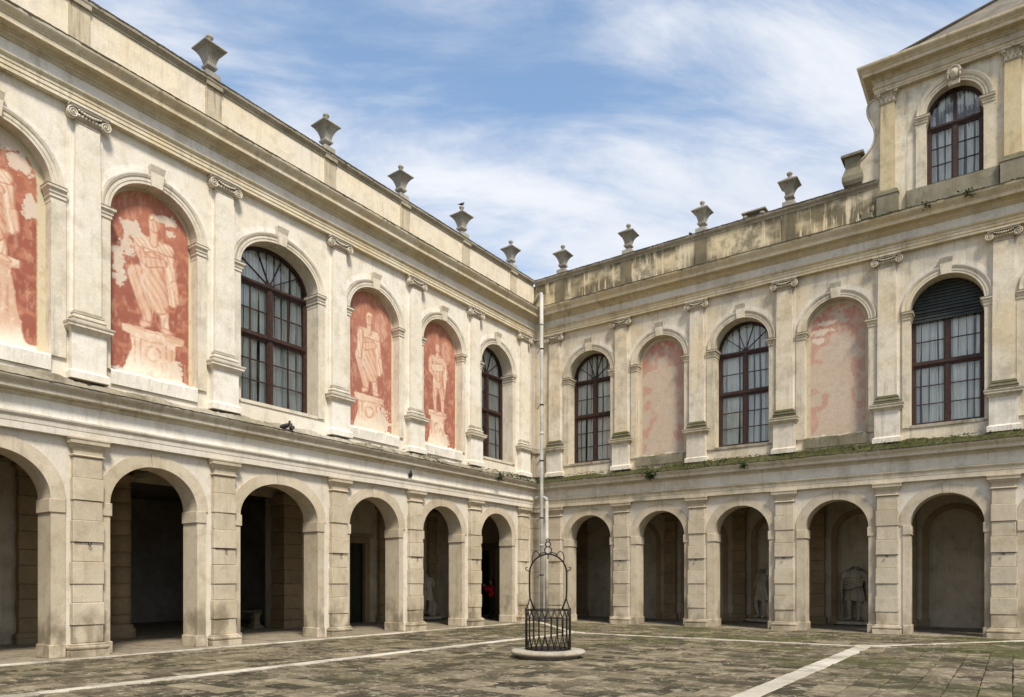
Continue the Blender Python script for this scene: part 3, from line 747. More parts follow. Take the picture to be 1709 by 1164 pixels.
def fresco(root, c, hw, y, zb, zs, rise, pose, seed):
    top = zs+rise; nz = int((top-zb)/.020); nx = int(2*hw/.020)
    xs = np.linspace(-hw, hw, nx+1); zs_ = np.linspace(0, 1, nz+1)
    X = np.zeros((nz+1, nx+1)); Z = np.zeros((nz+1, nx+1))
    for j, x in enumerate(xs):
        zt = zs+rise*math.sqrt(max(0, 1-(x/hw)**2))-zb; X[:, j] = x; Z[:, j] = zs_*zt
    C = paint(X, Z, hw, (zs-zb, rise), pose, seed)
    me = bpy.data.meshes.new('fresco')
    v = np.stack([X+c, np.full(X.shape, y), Z+zb], -1).reshape(-1, 3)
    idx = np.arange((nz+1)*(nx+1)).reshape(nz+1, nx+1)
    f = np.stack([idx[:-1, :-1], idx[:-1, 1:], idx[1:, 1:], idx[1:, :-1]], -1).reshape(-1, 4)
    me.vertices.add(len(v)); me.vertices.foreach_set('co', v.ravel()); me.loops.add(f.size); me.loops.foreach_set('vertex_index', f.ravel())
    me.polygons.add(len(f)); me.polygons.foreach_set('loop_start', np.arange(len(f))*4); me.polygons.foreach_set('loop_total', np.full(len(f), 4))
    me.update(); ca = me.color_attributes.new('paint', 'FLOAT_COLOR', 'POINT')
    ca.data.foreach_set('color', np.concatenate([C.reshape(-1, 3), np.ones((len(v), 1))], 1).ravel()); me.materials.append(M['fresco'])
    return obj('fresco', me, root)
# figures (x, z, r, x, z, r, tone, fold slant)
def robed(ph=0, lean=0.0, s=1.0):
    f = [(-.12, .62+.8, .09, -.10, 2.25, .17, 0), (.22, 1.40, .08, .12, 2.25, .17, 0, -.3),
         (-.12, 1.50, .10, -.3, 2.3, .2, 1, .4), (0, 2.2, .27, .02, 2.75, .25, 0, .5), (.1, 1.85, .2, -.02, 2.6, .26, 1, .7),
         (.36, 1.95, .08, .30, 2.8, .13, 0, .2), (.46, 2.0, .05, .40, 2.35, .08, 1), (-.34, 2.85, .10, -.12, 2.62, .12, 1), (-.12, 2.62, .11, .18, 2.72, .09, 1),
         (-.26, 3.0, .13, .28, 3.0, .13, 0, .9), (0.0, 3.05, .09, .0, 3.3, .08, 1), (.02, 3.44, .13, .02, 3.50, .12, 2), (.0, 3.36, .105, .0, 3.42, .10, 1),
         (-.2, 1.36, .07, -.1, 1.40, .05, 1), (.2, 1.34, .07, .34, 1.32, .04, 1)]
    return f
def nude():
    return [(.25, 1.9, .07, .34, 2.7, .12, 0), (-.10, 1.36, .06, -.13, 1.85, .095, 1), (-.13, 1.85, .10, -.05, 2.35, .15, 1), (.22, 1.34, .06, .20, 1.85, .09, 1), (.20, 1.85, .10, .10, 2.35, .15, 1),
            (0, 2.3, .22, .02, 2.5, .2, 0, 1.2), (0, 2.5, .19, .02, 2.95, .23, 1), (-.2, 3.0, .11, .24, 3.0, .11, 0, .8), (-.3, 2.95, .08, -.32, 2.6, .07, 1), (-.32, 2.6, .07, -.1, 2.42, .055, 1),
            (.30, 2.95, .085, .36, 2.5, .07, 0), (-.15, 2.72, .12, .2, 2.82, .12, 0, 1.), (.0, 3.1, .07, .0, 3.28, .06, 1), (.0, 3.33, .10, .0, 3.42, .10, 1), (-.16, 1.32, .05, -.05, 1.34, .04, 1), (.2, 1.3, .05, .3, 1.30, .03, 1)]
def big(f, dx=.1, kx=1.28, kz=1.20): return [(x0*kx+dx, 1.32+(z0-1.35)*kz, r0*1.22, x1*kx+dx, 1.32+(z1-1.35)*kz, r1*1.22, *r) for x0, z0, r0, x1, z1, r1, *r in f]
def ctr(ua, ub, xa, xb, yb, yt, pts):
    U = lambda x: ua+(x-xa)*(ub-ua)/(xb-xa)
    q = sorted((.1+(yb-y)*4.2/(yb-yt), U(a), U(b)) for y, a, b in pts)
    return dict(zs=[k[0] for k in q], l=[k[1] for k in q], r=[k[2] for k in q])
POSE = {
 'L2': dict(kind='fig', fade=.14, ped=(1.24, .66, .66), pc=.09, fig=big(robed()), loss=[(-.55, 3.05, .26, .35), (-.42, 3.5, .28, .3), (-.72, 2.7, .22, .45), (.40, 4.0, .30, .16), (.52, 3.72, .18, .14), (-.7, 2.25, .16, .25), (.62, .25, .24, .5), (.2, .1, .8, .16)], border=.075, foot=.16),
 'L4': dict(kind='fig', ped=(1.20, .55, .6), fig=big(robed(), 0, 1.2, 1.12)+[(-.42, 2.4, .13, -.36, 3.15, .12, 0)], fade=.28, wings=[(.5, 3.5, .30, .5)], loss=[(.6, .5, .4, .5), (0, .15, .9, .15)], foot=.13, border=.08),
 'L5': dict(kind='fig', ped=(1.34, .42, .46), fig=big(nude(), .02, 1.25, 1.13), fade=.22, wings=[(.48, 3.55, .30, .45)], loss=[(-.1, .1, .9, .12), (.4, .3, .3, .3)], foot=.12, border=.075),
 'L1': dict(kind='fig', fade=.10, ped=(1.9, .60, .75), pc=-.1, fig=[(x0*1.1+.02, z0+.5, r0*1.1, x1*1.1+.02, z1+.5, r1*1.1, *r) for x0, z0, r0, x1, z1, r1, *r in robed()], loss=[(.6, 3.9, .3, .3), (.3, 4.25, .5, .2), (.78, 3.1, .22, .4), (-.6, 3.8, .4, .7)], foot=.18, border=.16),
 'R2': dict(kind='ghost', **ctr(-.80, .80, 85, 400, 1050, 100, [(1100,85,400),(1050,90,400),(980,125,370),(920,155,340),(870,120,330),(850,130,360),(790,160,350),(750,200,320),(700,200,320),(640,170,325),(560,170,335),(480,170,345),(430,100,350),(350,95,362),(322,120,350),(308,200,330),(300,212,262),(245,215,260),(238,240,238),(60,240,200)]), foot=.1, border=.13, bcol=(.56, .49, .37), loss=[]),
 'R4': dict(kind='ghost', **ctr(-.86, .73, 95, 463, 1050, 130, [(1100,95,463),(1050,105,450),(1000,150,430),(930,165,405),(880,145,425),(850,215,430),(800,240,395),(750,240,385),(720,170,385),(690,125,400),(620,115,400),(570,150,385),(500,190,400),(470,110,460),(400,180,400),(385,240,330),(315,252,318),(305,280,285),(60,290,240)]), foot=.1, border=.13, bcol=(.54, .47, .35), loss=[(-.5, 3.6, .5, .15), (-.3, 3.85, .35, .12), (-.6, 3.3, .3, .12)]),
 'R6': dict(kind='ghost', **ctr(-.80, .80, 85, 400, 1050, 100, [(1100,85,400),(1000,150,350),(800,180,330),(500,150,350),(330,190,330),(300,230,270),(240,240,238),(60,240,200)]), foot=.1, border=.1, loss=[]),
 'L0': dict(kind='fig', ped=(1.2, .5, .6), fig=robed(), loss=[(.3, 3.9, .4, .3)], foot=.13, border=.08)}

# ------------------------------------------------------------------ entablatures
def sweep_straight(prof, a_end, sg, n_sub=40):
    """prof (o, z); mitred at the inner corner, runs to |a|=a_end; sg=+1 right wing, -1 left"""
    mb = MB(); pts = []
    for i in range(n_sub+1):
        t = i/n_sub; row = []
        jz = random.uniform(-.003, .003); jo = random.uniform(-.003, .003)
        for o, z in prof:
            a = max(o, 0)+(a_end-max(o, 0))*t
            row.append((sg*a, -(o+(jo if 0 < i < n_sub else 0)), z+(jz if 0 < i < n_sub else 0)))
        pts.append(row)
    mb.grid(pts, smooth=False); return mb
ARCH_LOW = [(0, 4.74), (.155, 4.74), (.155, 4.885), (.165, 4.89), (.175, 4.985), (.20, 5.01), (.22, 5.04), (.225, 5.075), (.16, 5.09)]
FRIEZE_LOW = [(.155, 5.085), (.155, 5.41)]
CORN_LOW = [(.155, 5.41), (.175, 5.42), (.19, 5.45), (.215, 5.47), (.235, 5.475), (.235, 5.50), (.36, 5.505), (.37, 5.52), (.37, 5.60), (.385, 5.605), (.39, 5.625), (.42, 5.645), (.455, 5.68), (.47, 5.70), (.48, 5.72), (.48, 5.745), (.20, 5.80), (0, 5.81)]
LEDGE = [(.19, 5.85), (.19, 6.03), (.165, 6.06), (0, 6.07)]
ARCH_UP = [(0, 11.91), (.15, 11.91), (.15, 11.99), (.165, 11.995), (.165, 12.08), (.18, 12.085), (.185, 12.14), (.215, 12.17), (.235, 12.20), (.24, 12.225), (.16, 12.24)]
FRIEZE_UP = [(.16, 12.235), (.16, 12.50)]
CORN_UP = [(.16, 12.50), (.18, 12.505), (.20, 12.53), (.23, 12.56), (.25, 12.565), (.25, 12.60), (.275, 12.62), (.31, 12.645), (.32, 12.66), (.46, 12.665), (.475, 12.68), (.475, 12.785), (.49, 12.79), (.495, 12.81), (.53, 12.845), (.57, 12.89), (.59, 12.92), (.60, 12.955), (.60, 12.985), (.10, 13.14), (-.08, 13.14)]
CAPS = [(-.085, 14.22), (-.055, 14.23), (-.055, 14.27), (-.03, 14.30), (.0, 14.32), (.0, 14.345), (.025, 14.35), (.035, 14.40), (.035, 14.425), (-.03, 14.45), (-.38, 14.45), (-.38, 14.22)]

def wing(side):
    sg = 1 if side == 'R' else -1
    Rr = side == 'R'
    root = empty('palace_wing', (0, 0, 0), 0 if Rr else PI/2)
    pil = [1.08, 4.13, 7.18, 10.27, 13.385, 16.40, 19.45, 22.5, 25.55] if Rr else [.93, 4.17, 7.42, 10.76, 14.56, 17.85, 21.2, 24.5, 27.8]
    cen = [2.67, 5.715, 8.775, 11.88, 14.97, 17.95, 21.0, 24.05] if Rr else [2.70, 5.935, 9.23, 12.785, 16.305, 19.6, 22.9, 26.2]
    hws = [.97]*8 if Rr else [1.03, 1.055, 1.07, 1.275, 1.045, 1.05, 1.05, 1.05]
    low, pla, wh, trim = (M['lowR'], M['plasterR'], M['whiteR'], M['trimR']) if Rr else (M['lowL'], M['plasterL'], M['whiteL'], M['trimL'])
    kinds = ['W', 'F', 'W', 'F', 'S', 'F', 'W', 'F'] if Rr else ['W', 'F', 'F', 'W', 'F', 'F', 'W', 'F']
    posek = {1: 'R2', 3: 'R4', 5: 'R6', 7: 'R2'} if Rr else {1: 'L5', 2: 'L4', 4: 'L2', 5: 'L1', 7: 'L0'}
    END = pil[-1]
    lw = MB(); uw = MB()
    for i in range(8):
        s0 = 0 if i == 0 else pil[i]; s1 = pil[i+1]; c = cen[i]; hw = hws[i]
        x0, x1 = sorted((sg*s0, sg*s1))
        wall_bay(lw, x0, x1, 0, 5.0, sg*c, hw, 3.39, .95, 0)
        wl = pil[i+1]-c-hw-(HWP+.0); wr = c-hw-pil[i]-(HWP+.0)
        lower_arch(root, sg*c, hw, low, min(wl, wr, .30)+.02)
        dp = .5 if kinds[i] in 'WS' else .24
        hwu = hw
        wall_bay(uw, x0, x1, 5.8, 12.3, sg*c, hwu, 10.02, .95, 6.48 if kinds[i] in 'WS' else 6.42, y1=dp, back=False)
        upper_surround(root, sg*c, hwu, trim if Rr else M['trimL'], wh, min(wl, wr)+.03, dp)
        if kinds[i] in 'WS':
            window(root, sg*c, hwu, dp, 2 if hw > 1.2 else 1, kinds[i] == 'S')
            MB().cbox(sg*c-hwu-.02, sg*c+hwu+.02, -.03, .30, 6.38, 6.484, .010).build('window_sill', M['dirtbank'] if Rr else trim, root)
        elif i < 6:
            fresco(root, sg*c, hwu, dp, 6.42, 10.02, .95, POSE[posek[i]], 31+i*7+(100 if Rr else 0))
            sl = MB(); pts = []
            jj = 0
            for q in range(61):   # broken sloping sill under the painting
                x = sg*c-hwu+.003+(2*hwu-.006)*q/60; jj = .8*jj+random.gauss(0, .006)
                pts.append([(x, -.05, 6.1), (x, -.07+jj*.6, 6.39+jj), (x, -.045, 6.43+jj), (x, 0.04, 6.46+jj), (x, dp-.005, 6.50+jj)])
            sl.grid(pts, smooth=False).build('broken_sill', M['mossystone'] if Rr else wh, root)
    lw.build('lower_wall', M['spandrel'], root, recalc=True); uw.build('upper_wall', pla, root, recalc=False)
    for s in pil:
        place_lower_pilaster(root, sg*s, low); place_upper_pilaster(root, sg*s, pla, wh, trim)
    # entablatures
    lo = M['corniceLow']
    sweep_straight(ARCH_LOW, END, sg).build('lower_architrave', M['spandrel'] if not Rr else M['trimR'], root)
    sweep_straight(FRIEZE_LOW, END, sg).build('lower_frieze', wh, root)
    sweep_straight(CORN_LOW, END, sg).build('lower_cornice', lo, root)
    bank = MB(); pts = []; nb = int(END/.07)
    for i in range(nb+1):
        t = i/nb; s_ = t*END; g = .5+.5*math.sin(s_*1.9+.7)*math.sin(s_*.83+2); hgt = (.62+.38*min(1, s_/8) if Rr else .80)*(.62+.26*g+.12*math.sin(s_*4.3)*math.sin(s_*1.3))
        row = []
        for o, z in ((.465, 5.748), (.41, 5.80), (.33, 5.885), (.26, 5.98), (.195, 6.06), (.10, 6.12), (0, 6.13)):
            a = max(o, 0)+(END-max(o, 0))*t; j = .018 if o < .46 and o > 0 else 0
            row.append((sg*a, -(o+random.uniform(-j, j)*.6), 5.748+(z-5.748)*hgt+random.uniform(-j, j)))
        pts.append(row)
    bank.grid(pts, smooth=False).build('ledge_bank', M['mossledge'] if Rr else M['dirtbank'], root)
    cm = M['corniceR'] if Rr else M['corniceL']
    sweep_straight(ARCH_UP, END, sg).build('upper_architrave', cm, root)
    sweep_straight(FRIEZE_UP, END, sg).build('upper_frieze', wh, root)
    sweep_straight(CORN_UP, END, sg, 60).build('upper_cornice', cm, root)
    def crust(o, z, h, a1, name='lichen_crust', step=.05, mat=None):
        mb = MB(); a = max(o, 0)+.002; vs = []; fs = []; k = 0; lvl = .5
        while a < a1:
            lvl = min(1, max(0, lvl+random.gauss(0, .28))); hh = h*(.15+lvl+(1.2 if random.random() < .03 else 0))
            vs += [(sg*a, -(o-.03), z+.012), (sg*a, -(o+.006), z+.008+random.uniform(0, .012)), (sg*a, -(o+.005), z-hh)]
            if k: fs += [(3*k-3, 3*k, 3*k+1, 3*k-2), (3*k-2, 3*k+1, 3*k+2, 3*k-1)]
            k += 1; a += step*random.uniform(.6, 1.4)
        mb.add(vs, fs); mb.build(name, mat or M['crust'], root, recalc=False)
    crust(.605, 12.985, .022 if not Rr else .03, END); crust(.485, 5.745, .012 if not Rr else .022, END)
    # parapet
    pe = 13.12 if Rr else END
    MB().add([(sg*-.08, .08, 13.13), (sg*pe, .08, 13.13), (sg*pe, .08, 14.23), (sg*-.08, .08, 14.23)], [(0, 1, 2, 3)]).add(
        [(sg*-.08, .36, 13.13), (sg*pe, .36, 13.13), (sg*pe, .36, 14.23), (sg*-.08, .36, 14.23)], [(0, 1, 2, 3)]).build('parapet', M['parR'] if Rr else M['parL'], root)
    sweep_straight([(o, z) for o, z in CAPS]+[CAPS[0]], pe, sg, 50).build('parapet_coping', M['capstone'], root)
    crust(.04, 14.43, .018 if not Rr else .03, pe)
    for k, s in enumerate([1.24, 4.27, 7.27, 10.36] if Rr else [1.45, 4.53, 7.78, 10.97, 14.76, 17.95, 21.2, 24.5]):
        MB().box(sg*s-.22, sg*s+.22, .05, .081, 13.12, 14.235).build('parapet_strip', M['stripR'] if Rr else M['stripL'], root)
        if not Rr: MB().box(sg*s-.225, sg*s+.225, -.012, .05, 14.235, 14.36).build('coping_block', M['capstone'], root)
    # bodies behind: upper room, roof terrace, arcade ceiling and inner walls
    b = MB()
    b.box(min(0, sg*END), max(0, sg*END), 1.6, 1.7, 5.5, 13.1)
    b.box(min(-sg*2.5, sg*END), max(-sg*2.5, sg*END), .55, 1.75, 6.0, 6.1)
    b.build('dark_room_backing', M['room'], root)
    MB().box(min(-sg*8, sg*END), max(-sg*8, sg*END), .38, 8, 13.05, 13.2).build('roof_terrace', M['capstone'], root)
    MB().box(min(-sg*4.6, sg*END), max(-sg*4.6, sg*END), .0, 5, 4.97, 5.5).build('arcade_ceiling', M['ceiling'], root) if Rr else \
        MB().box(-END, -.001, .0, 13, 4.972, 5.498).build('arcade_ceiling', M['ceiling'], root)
    return root, pil, cen, hws, sg
RW, RPIL, RCEN, RHW, _ = wing('R')
LW, LPIL, LCEN, LHW, _ = wing('L')
tag(RW, 'right wing, stained plaster over arcade, mossy ledge and grey flaked wall paintings', 'palace wing')
tag(LW, 'left wing, bright cream upper floor with red wall paintings above the arcade', 'palace wing')
MB().box(-.6, -.001, .001, .6, 0, 4.97).build('corner_pier', M['inner'], RW)
for root, sg, low, pla, trim in ((RW, 1, M['lowR'], M['plasterR'], M['trimR']), (LW, -1, M['lowL'], M['plasterL'], M['trimL'])):
    c = empty('corner_pilaster', parent=root)
    zz = [0]+LJ
    for i in range(10):
        x0, x1 = sorted((sg*.0, sg*(.30+(.01 if i % 2 else 0)))); MB().cbox(x0, x1, -.09-(.01 if i % 2 else 0), .02, zz[i]+.003, zz[i+1]-.003, .01).build('stone_block', low, c)
    x0, x1 = sorted((0, sg*.36)); MB().cbox(x0, x1, -.14, 0, 4.55, 4.73, .02).build('capital', low, c)
    x0, x1 = sorted((0, sg*.28)); MB().box(x0, x1, -.07, .01, 6.05, 11.9).build('shaft', pla, c)
    x0, x1 = sorted((0, sg*.40)); MB().cbox(x0, x1, -.19, 0, 7.02, 7.22, .03).build('pedestal_cap', trim, c)
    x0, x1 = sorted((0, sg*.33)); MB().cbox(x0, x1, -.12, 0, 6.05, 7.02, .01).build('pedestal', trim, c)
    v = MB(); volute(v, sg*.30, -.12, 11.72, sg, .10); v.cbox(*sorted((0, sg*.38)), -.16, 0, 11.80, 11.90, .01); v.build('capital', trim, c)

# ------------------------------------------------------------------ inner arcade walls
BD = 4.7
# right wing back wall with blind arches
bw = MB()
for i in range(8):
    s0, s1 = (RPIL[i] if i else .3), RPIL[i+1]
    wall_bay(bw, s0, s1, 0, 4.98, RCEN[i]-.02, .85, 3.42, .84, 0, y0=BD, y1=BD+.22, back=False)
    bw.add([(s0, BD+.22, 0), (s1, BD+.22, 0), (s1, BD+.22, 4.98), (s0, BD+.22, 4.98)], [(0, 1, 2, 3)])
bw.add([(-4.7, BD, 0), (.3, BD, 0), (.3, BD, 4.98), (-4.7, BD, 4.98)], [(0, 1, 2, 3)])
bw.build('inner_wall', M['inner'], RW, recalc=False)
for i in range(7):
    c = RCEN[i]-.02; a = empty('blind_arch', parent=RW)
    arch_sweep([(-.003, -.1), (-.003, .02), (.2, .02), (.2, -.05)], c, .85, .84, 3.42, 0, PI, 24).build('archivolt', M['innerstone'], a)
    a.children[0].location = (0, BD, 0)
    for sx in (-1, 1):
        x0, x1 = sorted((c+sx*.847, c+sx*1.05)); MB().box(x0, x1, BD-.02, BD+.05, 0.3, 3.42).build('jamb', M['innerstone'], a)
        MB().box(x0-.03, x1+.03, BD-.05, BD+.05, 0, .3).build('plinth', M['innerstone'], a)
IP = []
for i in range(9):
    z0, z1 = LJ[i], LJ[i+1]; pr = .015 if i in (1, 3, 5, 7) else 0
    IP.append(MB().cbox(-.25-pr, .25+pr, -.2-pr, 0, z0+.004, z1-.004, .012).mesh('stone_block'))
IPb = MB().ring3([(.08, 0), (.08, .14), (.10, .18), (.08, .24), (.02, .29)], .25, .2).mesh('pilaster_base')
IPc = MB().ring3([(.0, 4.33), (.04, 4.36), (.01, 4.39), (.01, 4.55), (.08, 4.62), (.12, 4.65), (.12, 4.76)], .25, .2).mesh('capital')
def inner_pilaster(root, x, y=BD, bay=None):
    p = empty('inner_pilaster', (x, y, 0), parent=root)
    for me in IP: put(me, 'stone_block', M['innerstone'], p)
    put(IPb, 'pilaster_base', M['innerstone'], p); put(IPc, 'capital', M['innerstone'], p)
for s in [-.3]+[p+.08 for p in RPIL[1:8]]: inner_pilaster(RW, s)
for s in RPIL[1:8]: MB().box(s-.22, s+.22, .61, BD-.05, 4.72, 4.965).build('ceiling_rib', M['ceiling'], RW)
for s in [0.9]+LPIL[1:8]: MB().box(-s-.22, -s+.22, .61, BD-.05, 4.72, 4.965).build('ceiling_rib', M['ceiling'], LW)
# left wing back wall (local x = -s): openings: doors, and the dark entrance hall between s 9.6 and 14.4
def panel(mb, x0, x1, z0, z1, y=BD): mb.add([(x0, y, z0), (x1, y, z0), (x1, y, z1), (x0, y, z1)], [(0, 1, 2, 3)])
lb = MB()
panel(lb, -27, -15.3, 0, 4.98); panel(lb, -15.3, -9.5, 4.6, 4.98)
panel(lb, -9.5, -6.2, 0, 4.98); panel(lb, -6.2, -5.3, 3.2, 4.98); panel(lb, -5.3, 2.2, 0, 4.98); panel(lb, 2.2, 3.2, 3.2, 4.98); panel(lb, 3.2, 4.7, 0, 4.98)
for x in (-15.3, -9.5): lb.add([(x, BD, 0), (x, BD+.6, 0), (x, BD+.6, 4.6), (x, BD, 4.6)], [(0, 1, 2, 3)])
lb.build('inner_wall', M['inner'], LW, recalc=False)
hall = MB(); hall.add([(-17, 12, 0), (-7, 12, 0), (-7, 12, 5), (-17, 12, 5)], [(0, 1, 2, 3)]).add([(-17, BD+.6, 0), (-17, 12, 0), (-17, 12, 5), (-17, BD+.6, 5)], [(0, 1, 2, 3)]).add([(-7, BD+.6, 0), (-7, 12, 0), (-7, 12, 5), (-7, BD+.6, 5)], [(0, 1, 2, 3)])
hall.add([(-17, BD+.6, 0), (-15.3, BD+.6, 0), (-15.3, BD+.6, 5), (-17, BD+.6, 5)], [(0, 1, 2, 3)]).add([(-9.5, BD+.6, 0), (-7, BD+.6, 0), (-7, BD+.6, 5), (-9.5, BD+.6, 5)], [(0, 1, 2, 3)])
hall.build('hall_wall', M['darkroom'], LW, recalc=False)
for s in (17.25, 7.5, 4.35, 1.35): inner_pilaster(LW, -s)
# free standing round column and square pier in front of the hall
colm = empty('round_column', (-14.98, 4.45, 0), parent=LW)
zc = [0.42]+LJ[1:]
for i in range(9):
    pr = .012 if i % 2 else 0
    MB().lathe([(.27+pr, zc[i]+.004), (.282+pr, zc[i]+.012), (.282+pr, zc[i+1]-.012), (.27+pr, zc[i+1]-.004)], 28).build('stone_drum', M['innerstone'], colm)
MB().lathe([(.42, 0), (.42, .15), (.40, .16), (.42, .2), (.42, .25), (.38, .29), (.34, .31), (.35, .35), (.33, .39), (.28, .42)], 28).build('column_base', M['innerstone'], colm)
MB().lathe([(.27, 4.33), (.3, 4.36), (.27, 4.4), (.27, 4.5), (.35, 4.6), (.4, 4.62), (.4, 4.72)], 28).build('capital', M['innerstone'], colm)
sq = empty('square_pier', (-9.14, 4.55, 0), parent=LW)
for i in range(10):
    z = [0]+LJ; pr = .02 if i % 2 else 0; pr = .07 if i == 0 else pr
    MB().cbox(-.40-pr, .35+pr, -.40-pr, .35, z[i]+.004, z[i+1]-.004, .012).build('stone_block', M['innerstone'], sq)
MB().cbox(-.48, .43, -.48, .4, 4.34, 4.72, .04).build('capital', M['innerstone'], sq)
def door(x0, x1, ztop, root):
    d = empty('doorway', ((x0+x1)/2, BD, 0), parent=root); h = (x1-x0)/2
    for sx in (-1, 1):
        a, b = sorted((sx*h, sx*(h+.26))); MB().cbox(a, b, -.06, .12, 0, ztop+.0, .012).build('door_jamb', M['innerstone'], d)
    MB().cbox(-h-.26, h+.26, -.062, .12, ztop+.002, ztop+.26, .012).build('lintel', M['innerstone'], d)
    MB().cbox(-h-.34, h+.34, -.14, .0, ztop+.262, ztop+.34, .015).build('door_cornice', M['innerstone'], d)
    l = MB()
    for sx in (-1, 1):
        a, b = sorted((sx*.012, sx*h)); l.cbox(a, b, .14, .19, .01, ztop, .008)
        for z0 in (.2, 1.15, 2.1):
            l.cbox(a+.09, b-.09, .12, .142, z0, z0+.82, .015)
    l.build('door_leaf', M['door'], d)
MB().add([(-7, BD+.5, 0), (6, BD+.5, 0), (6, BD+.5, 5), (-7, BD+.5, 5)], [(0, 1, 2, 3)]).build('dark_room_backing', M['room'], LW)  # added sheet, closes off sky light leaking in behind the doors
door(-6.2, -5.3, 3.18, LW); door(2.2, 3.2, 3.2, LW)
# pair of flat transverse walls at outer ends so the arcade does not leak light
MB().box(-27.9, -27.8, .0, 12, 0, 5).build('end_wall', M['inner'], LW); MB().box(25.5, 25.6, 0, 5, 0, 5).build('end_wall', M['inner'], RW)

# ------------------------------------------------------------------ attic pavilion above the right wing
TW = empty('attic_pavilion', (0, 0, 0)); tag(TW, 'raised attic pavilion with corner pilasters, arched window and heavy cornice above the right wing', 'attic')
tp = [13.4, 16.62, 19.3, 22.5]
t = MB()
cts = (15.18, 17.95, 20.9)
for i in range(3): wall_bay(t, tp[i] if i else 13.13, tp[i+1] if i < 2 else 22.9, 13.0, 17.2, cts[i], .74, 15.95, .73, 13.80, y0=0, y1=.3, back=False)
t.add([(13.13, 0, 13), (13.13, 8, 13), (13.13, 8, 17.2), (13.13, 0, 17.2)], [(0, 1, 2, 3)]).add([(22.9, 0, 13), (22.9, 8, 13), (22.9, 8, 17.2), (22.9, 0, 17.2)], [(0, 1, 2, 3)])
t.build('wall', M['tower'], TW, recalc=False)
MB().add([(13.2, 1.4, 13), (22.9, 1.4, 13), (22.9, 1.4, 17.2), (13, 1.4, 17.2)], [(0, 1, 2, 3)]).build('dark_room_backing', M['room'], TW)
MB().cbox(13.9, 16.3, -.10, .05, 13.10, 13.78, .02).build('window_sill', M['mossystone'], TW)
MB().cbox(16.95, 22, -.10, .05, 13.10, 13.70, .02).build('base_course', M['mossystone'], TW)
def tower_window(c):
    a = empty('arch_surround', parent=TW); zs, rise, hw = 15.95, .73, .74
    prof = [(-.004, -.28), (-.004, .06), (.06, .06), (.065, .075), (.13, .075), (.15, .10), (.22, .12), (.25, .12), (.25, -.01)]
    arch_sweep(prof, c, hw, rise, zs, 0, PI, 28).build('archivolt', M['trimR'], a)
    for sx in (-1, 1):
        x0, x1 = sorted((c+sx*(hw-.004), c+sx*(hw+.27))); MB().box(x0, x1, -.06, .28, 13.79, zs-.30).build('jamb', M['trimR'], a)
    imposts(0, 0, a, c, hw, .29, M['trimR'], .28, [(o*.95+.01, z*.88) for o, z in IMP], zs)
    window(TW, c, hw, .3, 1, zb=13.80, zs=zs, rise=rise, trans=(15.62, 13.86), rows=(1, 3), fan=False)
tower_window(15.18); tower_window(20.9)
# mask on the keystone
mk = empty('keystone_mask', (15.18, -.16, 16.86), parent=TW)
mb = MB(); mb.cbox(-.15, .15, -.0, .18, -.32, .28, .02); mb.build('keystone', M['trimR'], mk)
bm = bmesh.new(); bmesh.ops.create_uvsphere(bm, u_segments=20, v_segments=16, radius=1)
for v in bm.verts:
    x, y, z = v.co; f = max(0, -y)
    sx = .135*(1-.25*max(0, -z)); X = x*sx; Z = z*.19; Y = y*.15
    Y -= f**2*(.035*math.exp(-((x/.22)**2+((z+.05)/.28)**2)))                    # nose
    Y += f*(.022*(math.exp(-(((abs(x)-.38)/.16)**2+((z-.12)/.10)**2))))           # eye sockets
    Y -= f*(.012*math.exp(-((x/.32)**2+((z+.48)/.06)**2))) - f*.014*math.exp(-((x/.3)**2+((z+.42)/.04)**2))
    v.co = (X, Y, Z)
mb = MB(); mb.bm(bm, True); mb.build('face', M['trimR'], mk)
mb = MB()
for i in range(13):
    a = PI*i/12
    bm = bmesh.new(); bmesh.ops.create_icosphere(bm, subdivisions=1, radius=.055)
    for v in bm.verts: v.co = Vector((v.co.x+.14*math.cos(a)*(1.05), v.co.y-.05, v.co.z+.03+.17*math.sin(a)))
    mb.bm(bm, True)
for sx in (-1, 1):
    mb.tube([(sx*.14, -.05, .03), (sx*.155, -.05, -.08), (sx*.13, -.04, -.17)], .03, 6)
mb.build('hair', M['trimR'], mk)
